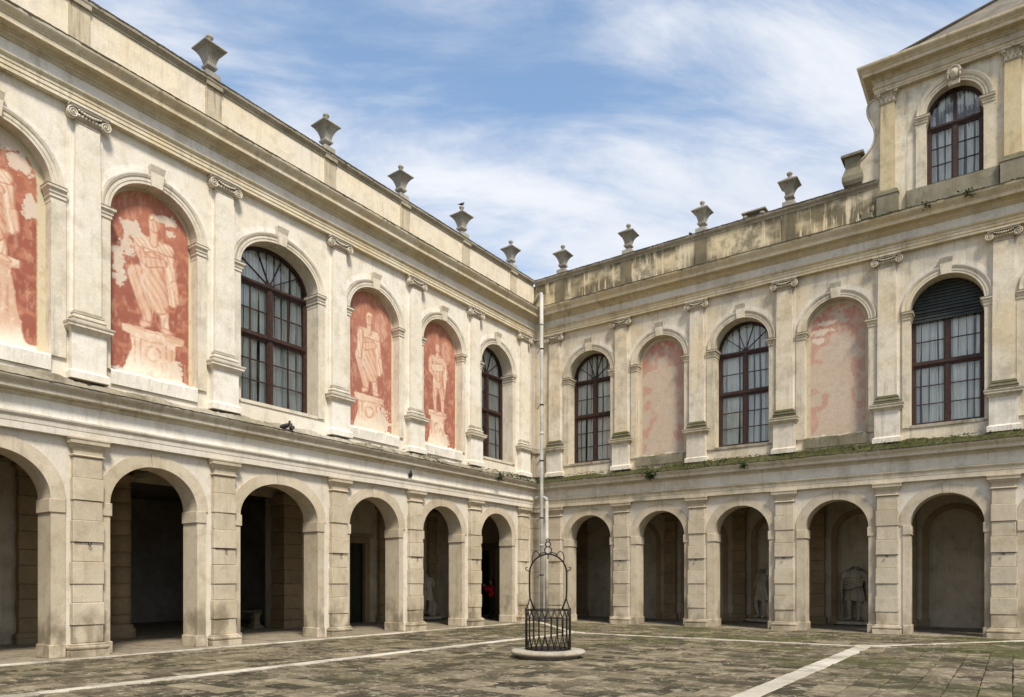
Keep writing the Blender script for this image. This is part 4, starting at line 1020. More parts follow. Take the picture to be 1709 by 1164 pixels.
# corinthian pilasters
def corinthian():
    d = {}; cap = MB()
    cap.ring3([(-.02, 16.68), (.02, 16.69), (.03, 16.71), (.01, 16.73), (.0, 16.74), (.0, 16.85), (.03, 16.95), (.07, 17.0)], .21, .12)
    cap.ring3([(.09, 17.0), (.12, 17.02), (.13, 17.07)], .21, .12)
    def leaf(x, y0, z0, h, w_, out, side=0):
        pts = []
        for i in range(6):
            t = i/5; ww = w_*(1-.55*t)*(1 if t < .8 else .8); oo = out*(t**2)*1.0; zz = z0+h*t-(.02 if t == 1 else 0)
            row = []
            for q in range(5):
                u = (q-2)/2
                p = (x+ww*u, y0-oo-.015*math.cos(u*PI/2*1.0)-.01*(q % 2), zz)
                row.append(p if side == 0 else (side*(.21+oo+.015), y0*0-.06+ww*u, zz))
            pts.append(row)
        cap.grid(pts, smooth=True)
    for q in range(4): leaf(-.165+.11*q, -.125, 16.73, .15, .055, .06)
    for q in range(3): leaf(-.12+.12*q, -.13, 16.80, .17, .055, .09)
    for sd_ in (-1, 1):
        leaf(0, 0, 16.73, .15, .055, .06, sd_); leaf(0, 0, 16.80, .17, .055, .09, sd_)
        cap.tube([(sd_*(.10+.12*t), -.15-.07*t, 16.88+.11*t**.7) for t in np.linspace(0, 1, 6)]+[(sd_*(.24+.03*math.cos(a)), -.22, 16.965+.03*math.sin(a)) for a in np.linspace(PI/2, -PI*1.2, 9)], .016, 5)
    bm = bmesh.new(); bmesh.ops.create_icosphere(bm, subdivisions=2, radius=.04)
    for v in bm.verts: v.co = Vector((v.co.x, v.co.y-.25, v.co.z+17.03))
    cap.bm(bm, True)
    d['cap'] = cap.mesh('capital')
    d['shaft'] = MB().add([(x*k, y, z) for z, k in ((13.98, 1), (15.4, 1), (16.68, .93)) for x, y in ((-.21, 0), (-.21, -.12), (.21, -.12), (.21, 0))], [(0, 1, 5, 4), (1, 2, 6, 5), (2, 3, 7, 6), (4, 5, 9, 8), (5, 6, 10, 9), (6, 7, 11, 10)]).mesh('shaft')
    d['base'] = MB().ring3([(.06, 13.80), (.09, 13.82), (.09, 13.87), (.07, 13.9), (.05, 13.94), (.02, 13.96), (0, 13.98)], .21, .12).mesh('pilaster_base')
    d['ped'] = MB().ring3([(.09, 13.1), (.09, 13.78), (.11, 13.79), (.11, 13.82), (.05, 13.84)], .21, .12).mesh('pedestal')
    return d
CO = corinthian()
for x in (13.40, 16.62, 19.5, 22.5):
    p = empty('corinthian_pilaster', (x, 0, 0), parent=TW)
    put(CO['shaft'], 'shaft', M['towerpil'], p); put(CO['cap'], 'capital', M['trimR'], p); put(CO['base'], 'pilaster_base', M['mossystone'], p); put(CO['ped'], 'pedestal', M['mossystone'], p)
# return pilaster on the pavilion's flank
# tower entablature swept round three sides
TA = [(.0, 17.07), (.15, 17.07), (.15, 17.13), (.165, 17.135), (.165, 17.2), (.2, 17.23), (.21, 17.26), (.15, 17.27)]
TF = [(.15, 17.27), (.15, 17.43)]
TC = [(.15, 17.43), (.18, 17.44), (.2, 17.475), (.24, 17.50), (.25, 17.53), (.44, 17.54), (.455, 17.55), (.455, 17.65), (.47, 17.655), (.5, 17.70), (.55, 17.74), (.59, 17.78), (.60, 17.82), (.60, 17.85), (.0, 17.99)]
def ring_ent(prof, name, mat):
    mb = MB(); pts = []
    for o, z in prof: pts.append([(13.19-o, 8+o, z), (13.19-o, -o, z), (22.9+o, -o, z), (22.9+o, 8+o, z)])
    mb.grid(pts, smooth=False).build(name, mat, TW)
ring_ent(TA, 'architrave', M['corniceR']); ring_ent(TF, 'frieze', M['trimR']); ring_ent(TC, 'cornice', M['corniceR'])
# low dentil bead under the cornice
rf = MB(); zr = 17.96
k_ = .86; ap0, ap1 = (13.0+4.4, 4.2, zr+4.4*k_), (22.9-4.4, 4.2, zr+4.4*k_)
rf.add([(13.05, -.1, zr), (23, -.1, zr), (23, 8.2, zr), (13.05, 8.2, zr), ap0, ap1], [(0, 1, 5, 4), (1, 2, 5), (2, 3, 4, 5), (3, 0, 4)])
rf = rf.build('roof', M['terracotta'], TW)
mb = MB(); mb.tube([(13.05, -.1, zr+.03), ap0, ap1, (23, -.1, zr+.03)], .07, 8); mb.build('ridge_tiles', M['terracotta'], rf)
# scroll buttress on the parapet, left of the pavilion
out = []
P0 = [(13.15, 14.45), (12.45, 14.45), (12.5, 15.20), (12.64, 15.27), (12.82, 15.42), (12.96, 15.62), (13.02, 15.85), (13.0, 16.1), (12.92, 16.32), (12.84, 16.52), (12.80, 16.72), (12.82, 16.9), (12.92, 17.02), (13.15, 17.06)]
def smooth_path(P, n=4):
    r = []
    for i in range(len(P)-1):
        a = Vector(P[max(i-1, 0)]); b = Vector(P[i]); c = Vector(P[i+1]); d = Vector(P[min(i+2, len(P)-1)])
        for k in range(n):
            t = k/n; r.append(.5*((2*b)+(c-a)*t+(2*a-5*b+4*c-d)*t*t+(3*b-a-3*c+d)*t**3))
    r.append(Vector(P[-1])); return r
sp = [Vector(P0[0]), Vector(P0[1])]+smooth_path(P0[2:])
mb = MB(); n = len(sp)
mb.add([(p.x, .05, p.y) for p in sp]+[(p.x, .38, p.y) for p in sp], [tuple(range(n)), tuple(range(2*n-1, n-1, -1))]+[(i, (i+1) % n, n+(i+1) % n, n+i) for i in range(n)])
mb.build('scroll', M['tower'], TW)
rim = MB(); q = smooth_path(P0[2:])
rim.tube([(p.x, .04, p.y) for p in q], .035, 6); rim.build('scroll_rim', M['trimR'], TW)
fn = empty('scroll_pedestal', (12.38, .2, 14.45), parent=TW)
prof = [(.20, 0), (.27, .06), (.31, .18), (.31, .34), (.25, .52), (.22, .60), (.24, .95)]
MB().lathe([(r, z) for r, z in prof], 4, rot=PI/4, smooth=False, sq=True).build('block', M['mossystone'], fn)
MB().cbox(-.34, .34, -.34, .34, .95, 1.05, .02).build('cap_slab', M['mossystone'], fn)

# ------------------------------------------------------------------ urns
def make_urn():
    r = empty('stone_urn', (0, 0, 0))
    MB().cbox(-.20, .20, -.20, .20, 0, .16, .012).build('pedestal_block', M['urn'], r)
    # fluted square bell: 4 sides, with grooves
    prof = [(.13, .16), (.13, .20), (.075, .23), (.07, .27), (.11, .29), (.145, .33), (.15, .37), (.115, .42), (.12, .45), (.145, .55), (.185, .65), (.245, .74), (.31, .80), (.32, .81), (.32, .835)]
    pts = []
    for rr, z in prof:
        row = []
        for side in range(4):
            a = side*PI/2
            for k in range(10):
                u = -1+2*k/10; fl = .93 if (k % 2 and .40 < z < .78) else 1
                x, y = rr*fl, rr*u
                row.append((x*math.cos(a)-y*math.sin(a), x*math.sin(a)+y*math.cos(a), z))
        pts.append(row)
    MB().grid(pts, closed_v=True, smooth=False, caps=True).build('body', M['urn'], r)
    MB().lathe([(.32, .836), (.30, .85), (.20, .92), (.12, .975), (.105, .98), (.10, .99)], 4, rot=PI/4, smooth=False, sq=True).build('lid', M['urn'], r)
    MB().lathe([(.09, .985), (.10, 1.0), (.085, 1.02), (.045, 1.04), (.04, 1.065), (.06, 1.08), (.06, 1.09), (.055, 1.095), (.085, 1.12), (.098, 1.155), (.085, 1.19), (.05, 1.215), (.0, 1.222)], 16).build('finial', M['urn'], r)
    return r
urn0 = make_urn()
uspots = [('L', 14.80, 'leftmost and nearest one on the left wing parapet'), ('L', 11.03, 'second from the left, above the widest curtained window'), ('L', 7.86, 'third from the left on the left parapet'),
          ('L', 4.64, 'fourth from the left, a pigeon standing on its finial'), ('L', 1.48, 'last one on the left parapet before the corner'),
          ('R', 1.31, 'first one right of the courtyard corner'), ('R', 4.31, 'second right of the corner, on the stained parapet'), ('R', 7.29, 'third right of the corner, beside a small bird'), ('R', 10.37, 'rightmost one, between roof vent and scroll pedestal')]
for i, (sd_, s, lab) in enumerate(uspots):
    u = urn0 if i == 0 else copy_tree(urn0)
    u.location = (-.18, -s, 14.45) if sd_ == 'L' else (s, .18, 14.45)
    u.rotation_euler = (0, 0, random.uniform(-.05, .05)); tag(u, 'grey stone urn, '+lab, 'urn', 'stone urns along the parapets')
    k = random.uniform(.97, 1.02); u.scale = (k, k, k*(1.0 if sd_ == 'L' else 1.0))

# ------------------------------------------------------------------ downpipes
dp_ = empty('downpipe', (.78, -.64, 0)); tag(dp_, 'tall pale downpipe running from roof gutter to ground in the corner', 'downpipe')
MB().tube([(0, 0, .02), (0, 0, 5.6), (.0, 0, 9.5), (0, 0, 13.45)], .078, 16).build('pipe', M['pipe'], dp_)
mb = MB(); mb.tube([(0, 0, 13.4), (-.05, .05, 13.52), (-.35, .3, 13.6), (-.78, .72, 13.62)], .075, 12)
mb.build('gutter_outlet', M['pipe'], dp_)
for z in (1.9, 4.25, 6.6, 8.9, 11.2): 
    m2 = MB(); m2.lathe([(.079, z), (.09, z), (.09, z+.05), (.079, z+.05)], 16); m2.tube([(0, 0, z+.02), (-.16, .06, z+.01), (-.30, .12, z-.10)], .014, 5); m2.build('bracket', M['iron'], dp_)
for z in (3.1, 7.7, 12.2): MB().lathe([(.079, z), (.088, z), (.088, z+.09), (.079, z+.09)], 16).build('joint_collar', M['pipe'], dp_)
d2 = empty('downpipe', (1.01, -.60, 0)); tag(d2, 'short pale downpipe beside the tall one, ending below the lower cornice', 'downpipe')
MB().tube([(0, 0, .02), (0, 0, 2.5), (0, 0, 4.95)], .072, 16).build('pipe', M['pipe'], d2)
MB().tube([(0, 0, 4.93), (-.02, 0, 5.05), (-.15, .02, 5.12), (-.55, .1, 5.14), (-.8, .4, 5.14)], .07, 12).build('elbow', M['pipe'], d2)

# ------------------------------------------------------------------ wellhead
WL = empty('well', (8.46, -12.24, 0)); tag(WL, 'wrought iron well cage with tall hoop on round stone step in the courtyard', 'well')
MB().lathe([(.64, 0), (.64, .055), (.72, .065), (.775, .075), (.80, .10), (.805, .125), (.79, .15), (.765, .165), (.55, .172), (.50, .172), (.49, .05), (.3, .03), (.01, .03)], 56).build('stone_step', M['wellstone'], WL)
cage = MB(); R_ = .475
for z, rr in ((.185, .014), (1.02, .014), (.81, .008)):
    MB().tube([(R_*math.cos(a), R_*math.sin(a), z) for a in np.linspace(0, 2*PI, 49)[:-1]], rr, 6, closed=True).build('rim_ring', M['iron'], WL)
NB = 22
for i in range(NB):
    a = 2*PI*i/NB; da = PI/NB
    pt = lambda ang, z: (R_*math.cos(ang), R_*math.sin(ang), z)
    b = MB(); b.tube([pt(a-da, .19), pt(a-.02, .42), pt(a-.012, .46), pt(a-.012, .80), pt(a-.02, .84), pt(a-da, 1.01)], .0085, 5)
    b.tube([pt(a+da, .19), pt(a+.02, .42), pt(a+.012, .46), pt(a+.012, .80), pt(a+.02, .84), pt(a+da, 1.01)], .0085, 5)
    b.build('cage_bar', M['iron'], WL)
for i in (0, 2):
    a = PI/4*0+math.radians(35.3)+i*PI/2; MB().tube([(R_*math.cos(a), R_*math.sin(a), .17), (R_*math.cos(a), R_*math.sin(a), 1.06)], .02, 6).build('cage_post', M['iron'], WL)
hoopE = math.radians(35.3)   # hoop stands across the view, along the bearing of the frame
def hp(u, z, d=0): return (u*math.cos(hoopE)-d*math.sin(hoopE), u*math.sin(hoopE)+d*math.cos(hoopE), z)
h = MB()
path = [hp(.30, 1.03), hp(.345, 1.15), hp(.39, 1.27), hp(.40, 1.45), hp(.40, 1.75)]+[hp(.40*math.cos(a), 1.80+.42*math.sin(a)) for a in np.linspace(.1, PI-.1, 22)]+[hp(-.40, 1.75), hp(-.40, 1.45), hp(-.39, 1.27), hp(-.345, 1.15), hp(-.30, 1.03)]
h.tube(path, .019, 8)
for sx in (-1, 1): h.tube([hp(sx*.39, 1.27), hp(sx*.43, 1.14), hp(sx*.472, 1.02)], .013, 6)
h.build('hoop', M['iron'], WL)
sc = MB()
for sx in (-1, 1):
    sc.tube([hp(sx*x, z) for x, z in ((.335, 2.03), (.345, 2.15), (.32, 2.24), (.27, 2.28), (.215, 2.26), (.19, 2.21), (.20, 2.18))], .011, 6)
    sc.tube([hp(sx*x, z) for x, z in ((.19, 2.20), (.15, 2.24), (.09, 2.255), (.04, 2.235), (.01, 2.22))], .011, 6)
    sc.tube([hp(sx*x, z) for x, z in ((.40, 1.84), (.43, 1.865), (.46, 1.87), (.485, 1.90), (.48, 1.935), (.455, 1.94), (.445, 1.92))], .011, 6)
sc.build('scrollwork', M['iron'], WL)
fi = MB()
for cz, rr in ((2.305, .075), (2.43, .055), (2.515, .032)):
    fi.tube([hp(rr*math.cos(a), cz+rr*math.sin(a)) for a in np.linspace(0, 2*PI, 21)[:-1]], .012, 6, closed=True)
fi.tube([hp(0, 2.22), hp(0, 2.15)], .014, 6); fi.tube([hp(.02*math.cos(a), 2.135+.02*math.sin(a)) for a in np.linspace(0, 2*PI, 9)[:-1]], .008, 5, closed=True)
fi.build('ring_finial', M['iron'], WL)
MB().lathe([(.44, .176), (.44, .186), (.01, .19)], 32, caps=False).build('well_cover', M['iron'], WL)

# ------------------------------------------------------------------ figures by skinned skeletons
def skinned(name, mat, parent, verts, edges, rad, sub=2, root=0):
    me = bpy.data.meshes.new(name); me.from_pydata(verts, edges, []); me.materials.append(mat)
    o = obj(name, me, parent)
    m = o.modifiers.new('skin', 'SKIN'); m.use_smooth_shade = True; m.branch_smoothing = .6
    sv_ = me.skin_vertices[0].data
    for i, r in enumerate(rad): sv_[i].radius = (r, r) if not isinstance(r, tuple) else r
    sv_[root].use_root = True
    s = o.modifiers.new('sub', 'SUBSURF'); s.levels = sub; s.render_levels = sub
    return o
def person():
    # arms raised holding a camera; faces the left wing wall
    r = empty('person', (-2.45, .25, .0), math.radians(150)); tag(r, 'visitor in red jacket and black trousers raising a phone, inside the last left arch', 'person')
    V = [(0, 0, .95), (0, 0, 1.12), (0, .01, 1.32), (0, .02, 1.45), (0, .0, 1.50),
         (.10, 0, .90), (.12, .01, .5), (.12, -.02, .10), (-.10, 0, .90), (-.12, .06, .5), (-.12, .10, .10),
         (.19, 0, 1.42), (.27, .14, 1.25), (.12, .36, 1.47), (-.19, 0, 1.42), (-.27, .14, 1.25), (-.12, .36, 1.47), (.12, .12, .05), (-.12, .24, .05)]
    E = [(0, 1), (1, 2), (2, 3), (3, 4), (0, 5), (5, 6), (6, 7), (0, 8), (8, 9), (9, 10), (3, 11), (11, 12), (12, 13), (3, 14), (14, 15), (15, 16), (7, 17), (10, 18)]
    R = [.13, .115, .14, .09, .055, .10, .065, .045, .10, .065, .045, .07, .05, .035, .07, .05, .035, .04, .04]
    body = skinned('body', M['black'], r, V, E, R, 2)
    jv = [(0, 0, .93), (0, 0, 1.12), (0, .01, 1.32), (0, .02, 1.46), (.19, 0, 1.42), (.27, .14, 1.25), (.13, .34, 1.455), (-.19, 0, 1.42), (-.27, .14, 1.25), (-.13, .34, 1.455)]
    skinned('jacket', M['red'], r, jv, [(0, 1), (1, 2), (2, 3), (3, 4), (4, 5), (5, 6), (3, 7), (7, 8), (8, 9)], [.165, .145, .165, .09, .085, .068, .05, .085, .068, .05], 2)
    # head with face
    bm = bmesh.new(); bmesh.ops.create_uvsphere(bm, u_segments=18, v_segments=14, radius=1)
    for v in bm.verts:
        x, y, z = v.co; f = max(0, y)
        v.co = (x*.078*(1-.2*max(0, -z)), y*.095+f**2*.022*math.exp(-((x/.2)**2+((z+.1)/.25)**2))-f*.01*math.exp(-(((abs(x)-.4)/.17)**2+((z-.1)/.1)**2))+.02, z*.115+1.64)
    mb = MB(); mb.bm(bm, True)
    for sx in (-1, 1): mb.tube([(sx*.078, .01, 1.66), (sx*.088, .0, 1.64), (sx*.078, .01, 1.61)], .012, 6)
    mb.tube([(0, .0, 1.46), (0, .01, 1.58)], .05, 10); mb.build('head', M['skin'], r)
    bm = bmesh.new(); bmesh.ops.create_uvsphere(bm, u_segments=18, v_segments=14, radius=1)
    for v in bm.verts:
        x, y, z = v.co; zz = z*.125+1.665 if z > -.2 else 1.64+z*.26
        v.co = (x*.092, y*.10-.012 if y < .3 else .02+y*.06, zz if y < .2 else max(zz, 1.70))
    mb = MB(); mb.bm(bm, True); mb.build('hair', M['hair'], r)
    for sx in (-1, 1):
        hnd = MB(); hnd.tube([(sx*.125, .34, 1.465), (sx*.10, .385, 1.50), (sx*.085, .40, 1.53)], [.032, .035, .03], 8)
        for q in range(4): hnd.tube([(sx*(.09-.004*q), .40, 1.51+.014*q), (sx*(.06-.003*q), .425, 1.525+.015*q), (sx*(.035), .42, 1.53+.015*q)], [.009, .008, .007], 6)
        hnd.tube([(sx*.10, .37, 1.50), (sx*.07, .36, 1.535), (sx*.045, .375, 1.55)], [.011, .009, .008], 6)
        hnd.build('hand', M['skin'], r)
        mb = MB(); y0 = 0 if sx > 0 else .12
        bm = bmesh.new(); bmesh.ops.create_uvsphere(bm, u_segments=12, v_segments=8, radius=1)
        for v in bm.verts: v.co = (v.co.x*.045+sx*.12, v.co.y*.12+.05+y0, max(0, v.co.z*.07+.045))
        mb.bm(bm, True); mb.build('shoe', M['black'], r)
    ph = MB().cbox(-.075, .075, .395, .407, 1.515, 1.595, .004).build('held_phone', M['black'], r)
    return r
person()
def statue(loc, rz, lab, kind, H_):
    r = empty('statue', loc, rz); tag(r, lab, 'statue', 'headless marble statues kept in the arcade')
    k = H_/1.75
    V = [(0, 0, .95), (.02, 0, 1.15), (.0, .01, 1.38), (0, .02, 1.50), (0, .02, 1.55),
         (.11, 0, .88), (.13, -.05, .5), (.11, .02, .10), (-.11, 0, .88), (-.17, -.12, .52), (-.2, .02, .10),
         (.21, 0, 1.46), (.30, -.04, 1.25), (.16, -.20, 1.08), (-.21, 0, 1.46), (-.32, .0, 1.30), (-.34, -.12, 1.30), (.11, -.14, .06), (-.22, -.14, .06)]
    if kind == 0: V[13] = (.05, -.24, 1.22); V[15] = (-.30, -.06, 1.24); V[16] = (-.06, -.25, 1.26); V[8+1] = (-.13, -.12, .52); V[10] = (-.14, .0, .10)
    if kind == 1: V[13] = (.12, -.22, 1.2); V[15] = (-.30, -.04, 1.22); V[16] = (-.12, -.2, 1.12)
    if kind == 2: V[12] = (.34, -.02, 1.62); V[13] = (.40, -.12, 1.45); V[15] = (-.3, 0, 1.22); V[16] = (-.26, -.1, .98)
    V = [(x*k, y*k, z*k+.14) for x, y, z in V]
    E = [(0, 1), (1, 2), (2, 3), (3, 4), (0, 5), (5, 6), (6, 7), (0, 8), (8, 9), (9, 10), (3, 11), (11, 12), (12, 13), (3, 14), (14, 15), (15, 16), (7, 17), (10, 18)]
    R = [.16, .145, .175, .09, .06, .115, .078, .055, .115, .078, .055, .085, .062, .045, .085, .062, .05, .045, .045]
    skinned('figure', M['statue'], r, V, E, [q*k for q in R], 2)
    # drapery: rippled tunic and cloak
    dr = MB(); pts = []
    for z, rx, ry in ((.62, .27, .21), (.72, .26, .205), (.9, .225, .18), (1.05, .19, .155), (1.2, .205, .165), (1.38, .235, .18), (1.5, .17, .12)):
        row = []
        for j in range(48):
            a = 2*PI*j/48; fo = 1+.15*math.sin(a*11+z*3)*(1.4-z*.6)+.03*math.sin(a*5+z*9)
            row.append((rx*k*fo*math.cos(a), ry*k*fo*math.sin(a), z*k+.14+.03*math.sin(a*3+1)))
        pts.append(row)
    dr.grid(pts, closed_v=True); dr.build('tunic', M['statue'], r)
    ck = MB(); pts = []
    for z in np.linspace(.10, 1.66, 15):
        row = []; hwz = (.40*math.sqrt(max(0, 1-((z-1.0)/.67)**2)) if z > 1.0 else .40-.06*(1-z)) if kind == 0 else (.24+.05*math.sin(z*2.5))
        for j in range(44):
            a = -PI*.02+PI*1.04*j/43; fo = 1+.06*math.sin(a*15+z*3)+.03*math.sin(a*31)
            row.append((hwz*k*math.cos(a)*fo+.02, (.02+.20*math.sin(a))*k*fo, z*k+.14))
        pts.append(row)
    ck.grid(pts); ck.build('cloak', M['statue'], r)
    if kind == 0:   # roll of drapery across the arms and waist
        for q in range(5):
            a0 = .012*q
            MB().tube([((-.26+.13*i)*k, (-.19-.05*math.sin(i*.8)-a0)*k, (1.22-.045*q+.05*math.sin(i*1.1+q))*k+.14) for i in range(5)], [.03*k, .04*k, .045*k, .04*k, .03*k], 7).build('drapery_fold', M['statue'], r)
        for sx in (-1, 1):
            MB().tube([(sx*.20*k, -.02, 1.5*k+.14), (sx*.29*k, -.03, 1.38*k+.14), (sx*.33*k, -.02, 1.2*k+.14), (sx*.36*k, 0, .9*k+.14), (sx*.34*k, .02, .55*k+.14)], [.07*k, .08*k, .06*k, .05*k, .03*k], 8).build('drapery_fold', M['statue'], r)
    sp_ = MB()
    bm = bmesh.new(); bmesh.ops.create_icosphere(bm, subdivisions=3, radius=1)
    for v in bm.verts:
        q = 1+.18*math.sin(v.co.x*7+v.co.z*5)*math.cos(v.co.y*6+1); v.co = Vector((v.co.x*.17*q+.30, v.co.y*.16*q+.08, v.co.z*.36*q+.42))*k
    sp_.bm(bm, True); sp_.build('tree_stump_support', M['statue'], r)
    MB().cbox(-.45*k, .48*k, -.32*k, .34*k, .03, .15, .02).build('plinth', M['statue'], r)
    MB().cbox(-.52*k, .55*k, -.38*k, .40*k, .0, .035, .005).build('pallet', M['black'], r)
    # broken neck stump instead of a head
    MB().lathe([(.06*k, 1.5*k+.14), (.065*k, 1.56*k+.14), (.05*k, 1.60*k+.14), (.02*k, 1.59*k+.14)], 10, c=(0, .02*k)).build('neck_stump', M['statue'], r)
    return r
statue((11.72, 4.25, 0), 0, 'broad headless marble torso statue standing inside the fourth arch right of the corner', 0, 2.2)
statue((8.32, 4.15, 0), math.radians(-35), 'slim marble statue with raised arm, half hidden behind third right arch pier', 2, 2.15)
statue((-4.1, -2.25, 0), math.radians(70), 'draped marble statue in the dark behind the fifth left arch', 1, 1.95)
# stone bench in the hall arch
bn = empty('stone_bench', (-5.2, -10.4, 0), PI/2); tag(bn, 'low dark stone bench standing in the shade of the wide left arch', 'bench')
MB().cbox(-.55, .55, -.22, .22, .56, .66, .012).build('seat', M['crust'], bn)
for x in (-.42, .42):
    MB().lathe([(.2, 0), (.2, .08), (.13, .14), (.10, .3), (.13, .48), (.18, .56)], 4, c=(x, 0), rot=PI/4, smooth=False, sq=True).build('leg', M['stripR'], bn)

# ------------------------------------------------------------------ pigeons
def pigeon():
    r = empty('pigeon', (0, 0, 0))
    bm = bmesh.new(); bmesh.ops.create_uvsphere(bm, u_segments=14, v_segments=10, radius=1)
    for v in bm.verts:
        x, y, z = v.co; t = 1-.35*max(0, -x)
        v.co = (x*.125, y*.062*t, z*.068*t+.115+.035*x)
    mb = MB(); mb.bm(bm, True)
    mb.tube([(.08, 0, .14), (.115, 0, .19), (.12, 0, .22)], [.045, .032, .027], 8)
    bm = bmesh.new(); bmesh.ops.create_icosphere(bm, subdivisions=2, radius=.031)
    for v in bm.verts: v.co += Vector((.125, 0, .232))
    mb.bm(bm, True); mb.build('body', M['pigeon'], r)
    MB().tube([(.15, 0, .232), (.175, 0, .224)], [.008, .003], 5).build('beak', M['black'], r)
    MB().add([(-.08, -.03, .09), (-.08, .03, .09), (-.23, .04, .045), (-.23, -.04, .045), (-.08, -.025, .075), (-.08, .025, .075), (-.23, .035, .038), (-.23, -.035, .038)], [(0, 1, 2, 3), (4, 7, 6, 5), (0, 4, 5, 1), (2, 6, 7, 3), (1, 5, 6, 2), (0, 3, 7, 4)]).build('tail', M['pigeon'], r)
    for sy in (-1, 1):
        MB().tube([(.01, sy*.025, .06), (.015, sy*.025, .012), (.035, sy*.025, .004)], .005, 5).build('leg', M['red'], r)
        bm = bmesh.new(); bmesh.ops.create_uvsphere(bm, u_segments=10, v_segments=6, radius=1)
        for v in bm.verts: v.co = (v.co.x*.11-.02, v.co.y*.014+sy*.056, v.co.z*.045+.118+.25*(v.co.x*.11))
        mb = MB(); mb.bm(bm, True); mb.build('wing', M['pigeon'], r)
    return r
pg = pigeon()
for i, (loc, rz, lab) in enumerate([((.42, -12.95, 5.755), .6, 'left bird of the pair of dark pigeons on the lower left cornice'), ((.44, -12.74, 5.752), 2.6, 'right bird of the pair of dark pigeons on the lower left cornice'),
        ((.215, -7.81, 5.078), -.7, 'lone dark pigeon perched on the lower architrave of the left wing'), ((-.18, -4.64, 15.66), 1.2, 'small pigeon standing on top of an urn on the left parapet'),
        ((6.86, .1, 14.45), 2.2, 'small grey pigeon sitting on the right parapet coping left of an urn')]):
    o = pg if i == 0 else copy_tree(pg); o.location = loc; o.rotation_euler = (0, 0, rz); k = .95 if i < 3 else .8
    if i < 3: k = 1.15
    k *= .9; o.scale = (k, k, k); tag(o, lab, 'pigeon', 'pigeons perched on the ledges')

# ------------------------------------------------------------------ roof vent, fallen mossy stone
vt = empty('roof_vent', (9.18, .25, 14.45)); tag(vt, 'flat stone slab on short round feet on the right parapet', 'roof vent')
MB().cbox(-.42, .42, -.22, .22, .19, .25, .012).build('slab', M['urn'], vt)
for x in (-.3, .28): MB().lathe([(.05, 0), (.09, .06), (.10, .11), (.06, .18), (.03, .19)], 12, c=(x, -.1)).build('foot', M['urn'], vt)
ms = empty('broken_finial', (12.86, -.42, 13.03)); tag(ms, 'broken dark mossy stone ornament on the upper cornice below the scroll', 'stone ornament')
b = MB()
b.cbox(-.17, .17, -.12, .12, 0, .2, .03); b.build('stump', M['mossystone'], ms)
for x, h_, ln in ((-.15, .36, -.05), (.13, .44, .05), (.0, .28, 0)):
    MB().tube([(x, 0, .15), (x+ln*.5, -.02, h_*.75), (x+ln, 0, h_)], [.07, .05, .02], 7).build('broken_horn', M['mossystone'], ms)

# ------------------------------------------------------------------ moss on the ledges
def tufts(name, spots, size, mat, lab, cat):
    mb = MB()
    for x, y, z, s in spots:
        for k in range(7):
            a = random.uniform(0, 2*PI); t_ = random.uniform(.1, 1.1); L_ = size*s*random.uniform(.5, 1.2)
            d = Vector((math.cos(a)*math.sin(t_), math.sin(a)*math.sin(t_), math.cos(t_))); n = d.orthogonal().normalized()*L_*.28
            p = Vector((x+random.gauss(0, .02), y+random.gauss(0, .02), z)); q = p+d*L_*.6; e = p+d*L_+Vector((0, 0, -L_*.15))
            mb.add([p-n*.4, p+n*.4, q+n, e, q-n], [(0, 1, 2, 3, 4)])
    o = mb.build(name, mat, recalc=False); tag(o, lab, cat, kind='stuff'); return o
sp1 = []; sp2 = []; sp3 = []
def dens(x, k): return .5+.5*math.sin(x*1.7+k)*math.sin(x*.63+2*k)
for i in range(5200):
    s = random.uniform(.3, 25); u = random.random(); d_ = dens(s, 1)
    bias = min(1, .35+s/14)
    if random.random() < bias*(.35+.65*d_): sp1.append((s, -(.20+.27*u), 6.05-.30*u*(.62+.38*min(1, s/8))**.5-.01, random.uniform(.5, 1.3)*(1.3-.6*u)))
for i in range(800):
    s = random.uniform(.3, 25)
    if random.random() < dens(s, 3)*.8: sp1.append((s, -random.uniform(.46, .485), 5.74, random.uniform(1, 2.6)))
for i in range(900):
    s = random.uniform(.6, 10)
    if random.random() < (1-s/11)*dens(s, 2): u = random.random(); sp2.append(((.22+.24*u), -s, 6.0-.25*u, random.uniform(.5, 1.2)))
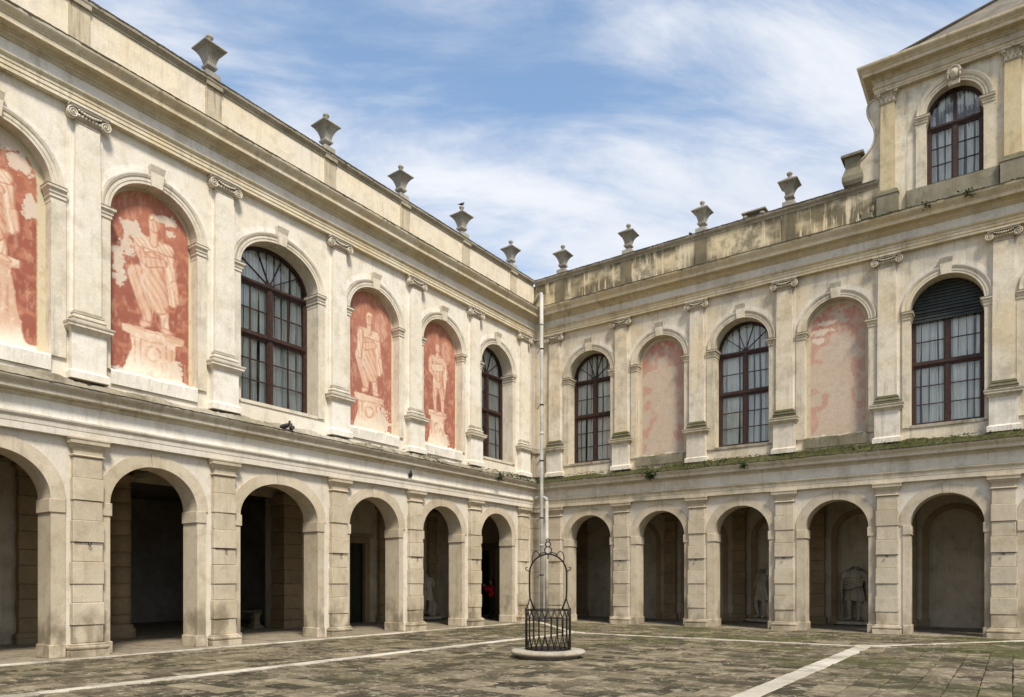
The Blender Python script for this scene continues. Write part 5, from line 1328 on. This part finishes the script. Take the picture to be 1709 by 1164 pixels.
for i in range(1100):
    s = random.uniform(12.6, 20)
    if random.random() < dens(s*1.5, 4)+.15: u = random.random(); sp3.append((s, -(.12+.46*u), 13.125-.14*u, random.uniform(.6, 1.4)))
tufts('moss', sp1, .026, M['mossgreen'], 'green moss growing along the lower ledge of the right wing', 'moss')
tufts('moss', sp2, .04, M['leaf'], 'thin dark moss on the lower ledge of the left wing near the corner', 'moss')
tufts('moss', sp3, .055, M['leaf'], 'dark moss along the upper cornice under the attic pavilion', 'moss')
# moss caps on the right wing pedestals
sp4 = []
for s in RPIL[1:7]:
    for i in range(90):
        x = s+random.uniform(-.42, .42); y = -random.uniform(.02, .30)
        top_ = 7.235 if -.2 < y or True else 0
        if random.random() < .7: sp4.append((x, y if abs(x-s) > .3 else -random.uniform(.21, .31), 7.215, random.uniform(.4, .9)))
tufts('moss', sp4, .035, M['mossgreen'], 'olive moss on the pedestal caps of the right wing pilasters', 'moss')
# hanging clumps
def plant(loc, n, s, lab):
    mb = MB()
    for k in range(n):
        p = Vector(loc)+Vector((random.gauss(0, .05*s), random.gauss(0, .04*s)-.0, random.uniform(-.12, .05)*s)); a = random.uniform(0, 2*PI)
        d = Vector((math.cos(a), math.sin(a)-.4, random.uniform(-.9, .5))).normalized(); n_ = d.orthogonal().normalized()*.018*s
        mb.add([p, p+d*.05*s+n_, p+d*.09*s, p+d*.05*s-n_], [(0, 1, 2, 3)])
    o = mb.build('weed', M['leaf'], recalc=False); tag(o, lab, 'plant', 'weeds hanging from the ledges', 'stuff')
plant((5.55, -.47, 5.72), 160, 1.6, 'dark leafy weed hanging from the right ledge under the first flaked painting')
plant((.45, -3.1, 5.76), 110, 1.3, 'small dark weed on the left cornice nearest the corner')
plant((15.6, -.58, 13.0), 90, 1.3, 'dark weed hanging from the upper cornice beneath the attic window')
plant((14.5, -.58, 13.0), 70, 1.2, 'dark weed on the upper cornice left below the attic window')
plant((9.0, -.46, 5.74), 90, 1.2, 'small weed on the right ledge below the first curtained window from the shutter')
